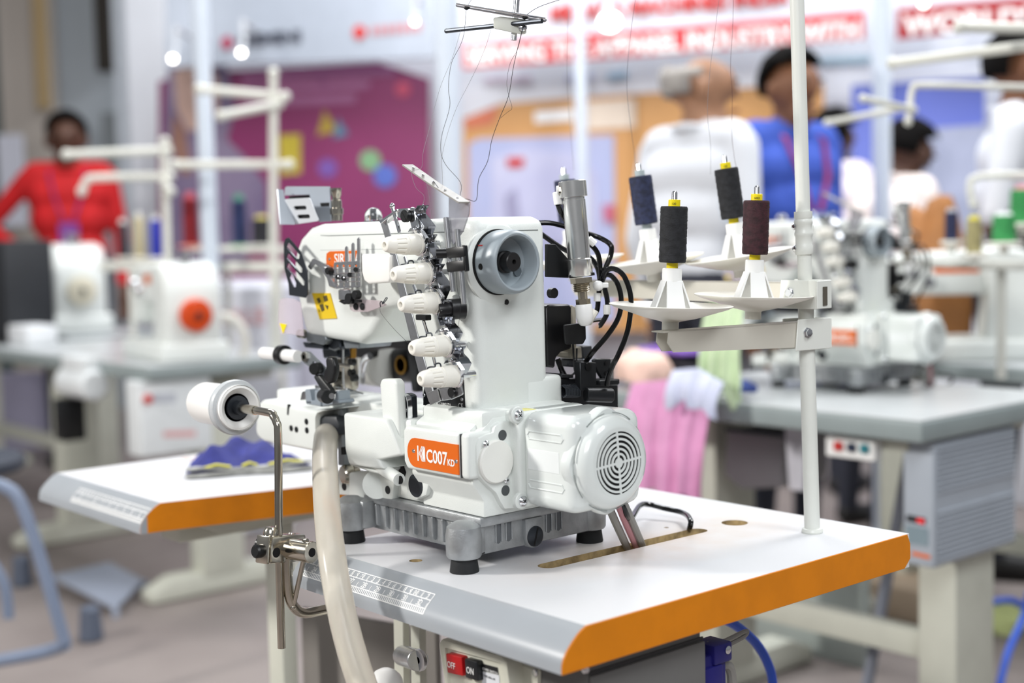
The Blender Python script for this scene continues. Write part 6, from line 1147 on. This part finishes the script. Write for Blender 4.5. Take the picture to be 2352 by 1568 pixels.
# ------------------------------------------------------------------ thread stands and cones in the background
SPW = mat('stand_cream', 'd9d9d0', .4)
def rodstand(label, rods, r=.011):
    o = thing('thread_stand', tuple(PD(*rods[0][1][0])), label, 'thread stand', 'background thread stands')
    for nm, pts in rods: b = B(); b.tube([PD(*p) for p in pts], r, 10, 4 if len(pts) > 2 else 0); b.ell(PD(*pts[0]), r*1.3, r*1.3, r*1.3, 8, 6); b.ell(PD(*pts[-1]), r*1.3, r*1.3, r*1.3, 8, 6); obj(nm, b, SPW, o)
    return o
rodstand('cream thread stand with three bars in front of the magenta panel', [('pole', [(629, 803, 4.5), (628, 168, 4.5)]), ('guide_bar', [(458, 205, 4.6), (655, 222, 4.5)]), ('guide_bar', [(508, 266, 4.4), (640, 240, 4.5)]), ('guide_bar', [(402, 378, 4.55), (664, 378, 4.5)])], .0145)
rodstand('cream thread stand before the man in red', [('pole', [(390, 792, 4.75), (378, 325, 4.75)]), ('guide_bar', [(152, 355, 4.65), (385, 345, 4.75)]), ('guide_bar', [(188, 440, 4.75), (200, 415, 4.75), (225, 408, 4.75), (390, 405, 4.75)]), ('joint', [(380, 425, 4.73), (392, 440, 4.73)])], .0145)
rodstand('bright rod thread guide at the right in front of the blue panel', [('guide_bar', [(2400, 202, 3.2), (2250, 198, 3.2), (2115, 196, 3.2), (2096, 205, 3.2), (2090, 240, 3.2), (2086, 280, 3.2)]), ('guide_bar', [(1982, 226, 3.1), (2098, 252, 3.2)]), ('guide_bar', [(1900, 282, 3.5), (2090, 245, 3.2)])], .008)
rodstand('grey flat-armed thread stand at the top right corner', [('guide_bar', [(2205, 62, 2.9), (2420, 66, 2.9)]), ('guide_bar', [(2050, 145, 3.2), (2420, 98, 2.9)]), ('pole', [(2420, 40, 2.9), (2420, 700, 2.9)])], .012)
rodstand('pale red looped thread guide above the green cones', [('guide_bar', [(2235, 470, 3.4), (2228, 430, 3.4), (2250, 405, 3.4), (2400, 402, 3.4)])], .009)
# shelf with dishes and cones, left
SH_ = thing('cone_rack', tuple(PD(450, 640, 5.15)), 'white cone rack behind the orange-wheeled machine', 'rack')
b = B(); A = [PD(225, 600, 5.2), PD(655, 600, 5.0), PD(655, 625, 5.0), PD(225, 622, 5.2)]; b.loft(A, [p+FH*.05 for p in A], .006, 2); obj('rail', b, SPW, SH_)
b = B(); A = [PD(430, 566, 5.05), PD(655, 566, 5.0), PD(655, 582, 5.0), PD(430, 578, 5.05)]; b.loft(A, [p+FH*.16 for p in A], .006, 2); obj('tray', b, SPW, SH_)
b = B()
for x in (300, 520, 640): p = PD(x, 610, 5.12); b.cyl((p.x, p.y, .001 if p.y < 1.53 else FZ), (p.x, p.y, p.z), .012, n=10)
obj('support', b, SPW, SH_)
def cone(x, ybot, ytop, D, wpx, col, lab, capc=None, basec=None, taper=.8):
    p = PD(x, ybot, D); q = PD(x, ytop, D); r = wpx*D/FPX/2; Ln = (q-p).length
    o = thing('thread_cone', tuple(p), lab, 'thread cone', 'background thread cones'); m_ = mat('cone_'+col, col, .75, bump=.3, bscale=500, var=.12, vscale=60)
    b = B(); b.lathe([(0, .0), (r*.97, 0), (r, Ln*.04), (r*taper, Ln*.94), (r*taper*.9, Ln*.96), (0, Ln*.96)], p, (0, 0, 1), 24); obj('winding', b, m_, o)
    b = B(); b.lathe([(0, Ln*.95), (r*taper*.8, Ln*.95), (r*taper*.55, Ln*1.09), (0, Ln*1.09)], p, (0, 0, 1), 20); obj('cone_tip', b, mat('tip_'+(capc or 'e0e0dc'), capc or 'e0e0dc', .5), o)
    b = B(); b.lathe([(0, -.012), (r*1.5, -.012), (r*1.7, -.004), (r*1.6, 0), (0, 0)], p, (0, 0, 1), 24); obj('dish', b, mat('dish_'+(basec or 'e9e6dc'), basec or 'e9e6dc', .5), o); b = B(); b.cyl(p+V((0, 0, -.03)), p+V((0, 0, -.012)), .012, n=10); obj('stem', b, SPW, o)
cone(440, 562, 452, 5.08, 36, '8a1a24', 'tall red thread cone with a pink tip', 'e06878', 'e89080', .95); cone(552, 562, 456, 5.08, 34, '28325c', 'tall navy thread cone with a green tip', '4c8c70', '9cc890', .95)
cone(602, 562, 500, 5.06, 46, '24242a', 'short black thread cone with a yellow tip', 'c8b860', None, .9); cone(360, 590, 502, 5.18, 28, '2a36a8', 'small bright blue thread cone', None, None, .9); cone(322, 590, 495, 5.2, 26, 'c9bd98', 'beige thread cone left of the blue one', None, None, .85); cone(285, 590, 510, 5.2, 24, '3a3038', 'dark thread cone at the left end of the rack', None, None, .9)
cone(2185, 552, 484, 3.3, 30, '2c3152', 'blurred navy spool right of the second machine', 'b8bcc4', None, .95); cone(2237, 580, 502, 3.1, 36, 'a9a072', 'blurred khaki spool with a yellow core', 'd8cc38', None, .95); cone(2306, 555, 492, 3.3, 52, '3f9c58', 'green thread cone at the right edge, shorter', 'e6e8ea', None, .95); cone(2350, 512, 432, 3.4, 58, '3f9c58', 'green thread cone at the right edge, taller with a pink tip', 'd88898', None, .95)
b = B(); A = [PD(2055, 596, 3.15), PD(2360, 600, 3.15), PD(2360, 622, 3.15), PD(2055, 612, 3.15)]; b.loft(A, [p+FH*.06 for p in A], .006, 2); p = PD(2300, 610, 3.2); b.cyl((p.x, p.y, .002), p, .012, n=10); obj('spool_arm', b, SPW, None, label='white spool arm carrying the right background cones', cat='rack')
# bench goods far right: brown bag, white bottle, teal clip
heap('leather_bag', (-.30, 2.74, .001), .11, .09, .32, mat('brown_leather', 'a8703c', .6, var=.1), 'brown bag behind the navy spool', 9); bpy.data.objects['leather_bag']['category'] = 'bag'; del bpy.data.objects['leather_bag']['group']
heap('dark_bag', (-.08, 2.82, .001), .09, .08, .30, mat('dark_leather', '2a2320', .6), 'dark bag behind the khaki spool', 10); bpy.data.objects['dark_bag']['category'] = 'bag'; del bpy.data.objects['dark_bag']['group']
WG = thing('display_counter', tuple(PD(2250, 640, 5.5)), 'white display counter far right behind the bags', 'counter'); p = PD(2250, 640, 5.5); b = B(); b.box(p.x-.3, p.x+.6, p.y, p.y+.3, FZ, p.z-.02, .01); obj('body', b, WALLW, WG); b = B(); b.box(p.x-.32, p.x+.62, p.y-.02, p.y+.32, p.z-.02, p.z, .005); obj('top', b, GTOP, WG)
CT = thing('display_counter', tuple(PD(560, 800, 5.4)), 'white lettered counter behind the orange-wheeled machine', 'counter'); A = [PD(495, 660, 5.2), PD(640, 655, 5.2), PD(640, 900, 5.2), PD(495, 900, 5.2)]
A = [V((A[0].x, A[0].y, A[0].z)), V((A[1].x, A[1].y, A[0].z)), V((A[1].x, A[1].y, FZ)), V((A[0].x, A[0].y, FZ))]; b = B(); b.loft(A, [p+FH*.4 for p in A], .01, 1); obj('body', b, mat('counter_white', 'dfe1ea', .6), CT); text('lettering', 'SALE', .085, PD(502, 745, 5.19), RH, V((0, 0, 1)), mat('faded_red_print', 'd89a9a', .6), CT, .002)
CT2 = thing('display_counter', tuple(PD(560, 700, 5.7)), 'long white counter in front of the magenta panel', 'counter'); A = [PD(420, 648, 5.9), PD(1000, 648, 5.5)]; A = [V((A[0].x, A[0].y, A[0].z)), V((A[1].x, A[1].y, A[0].z)), V((A[1].x, A[1].y, FZ)), V((A[0].x, A[0].y, FZ))]; b = B(); b.loft(A, [p+FH*.5 for p in A], .01, 1); obj('body', b, mat('counter_pale', 'd5d3de', .6), CT2)
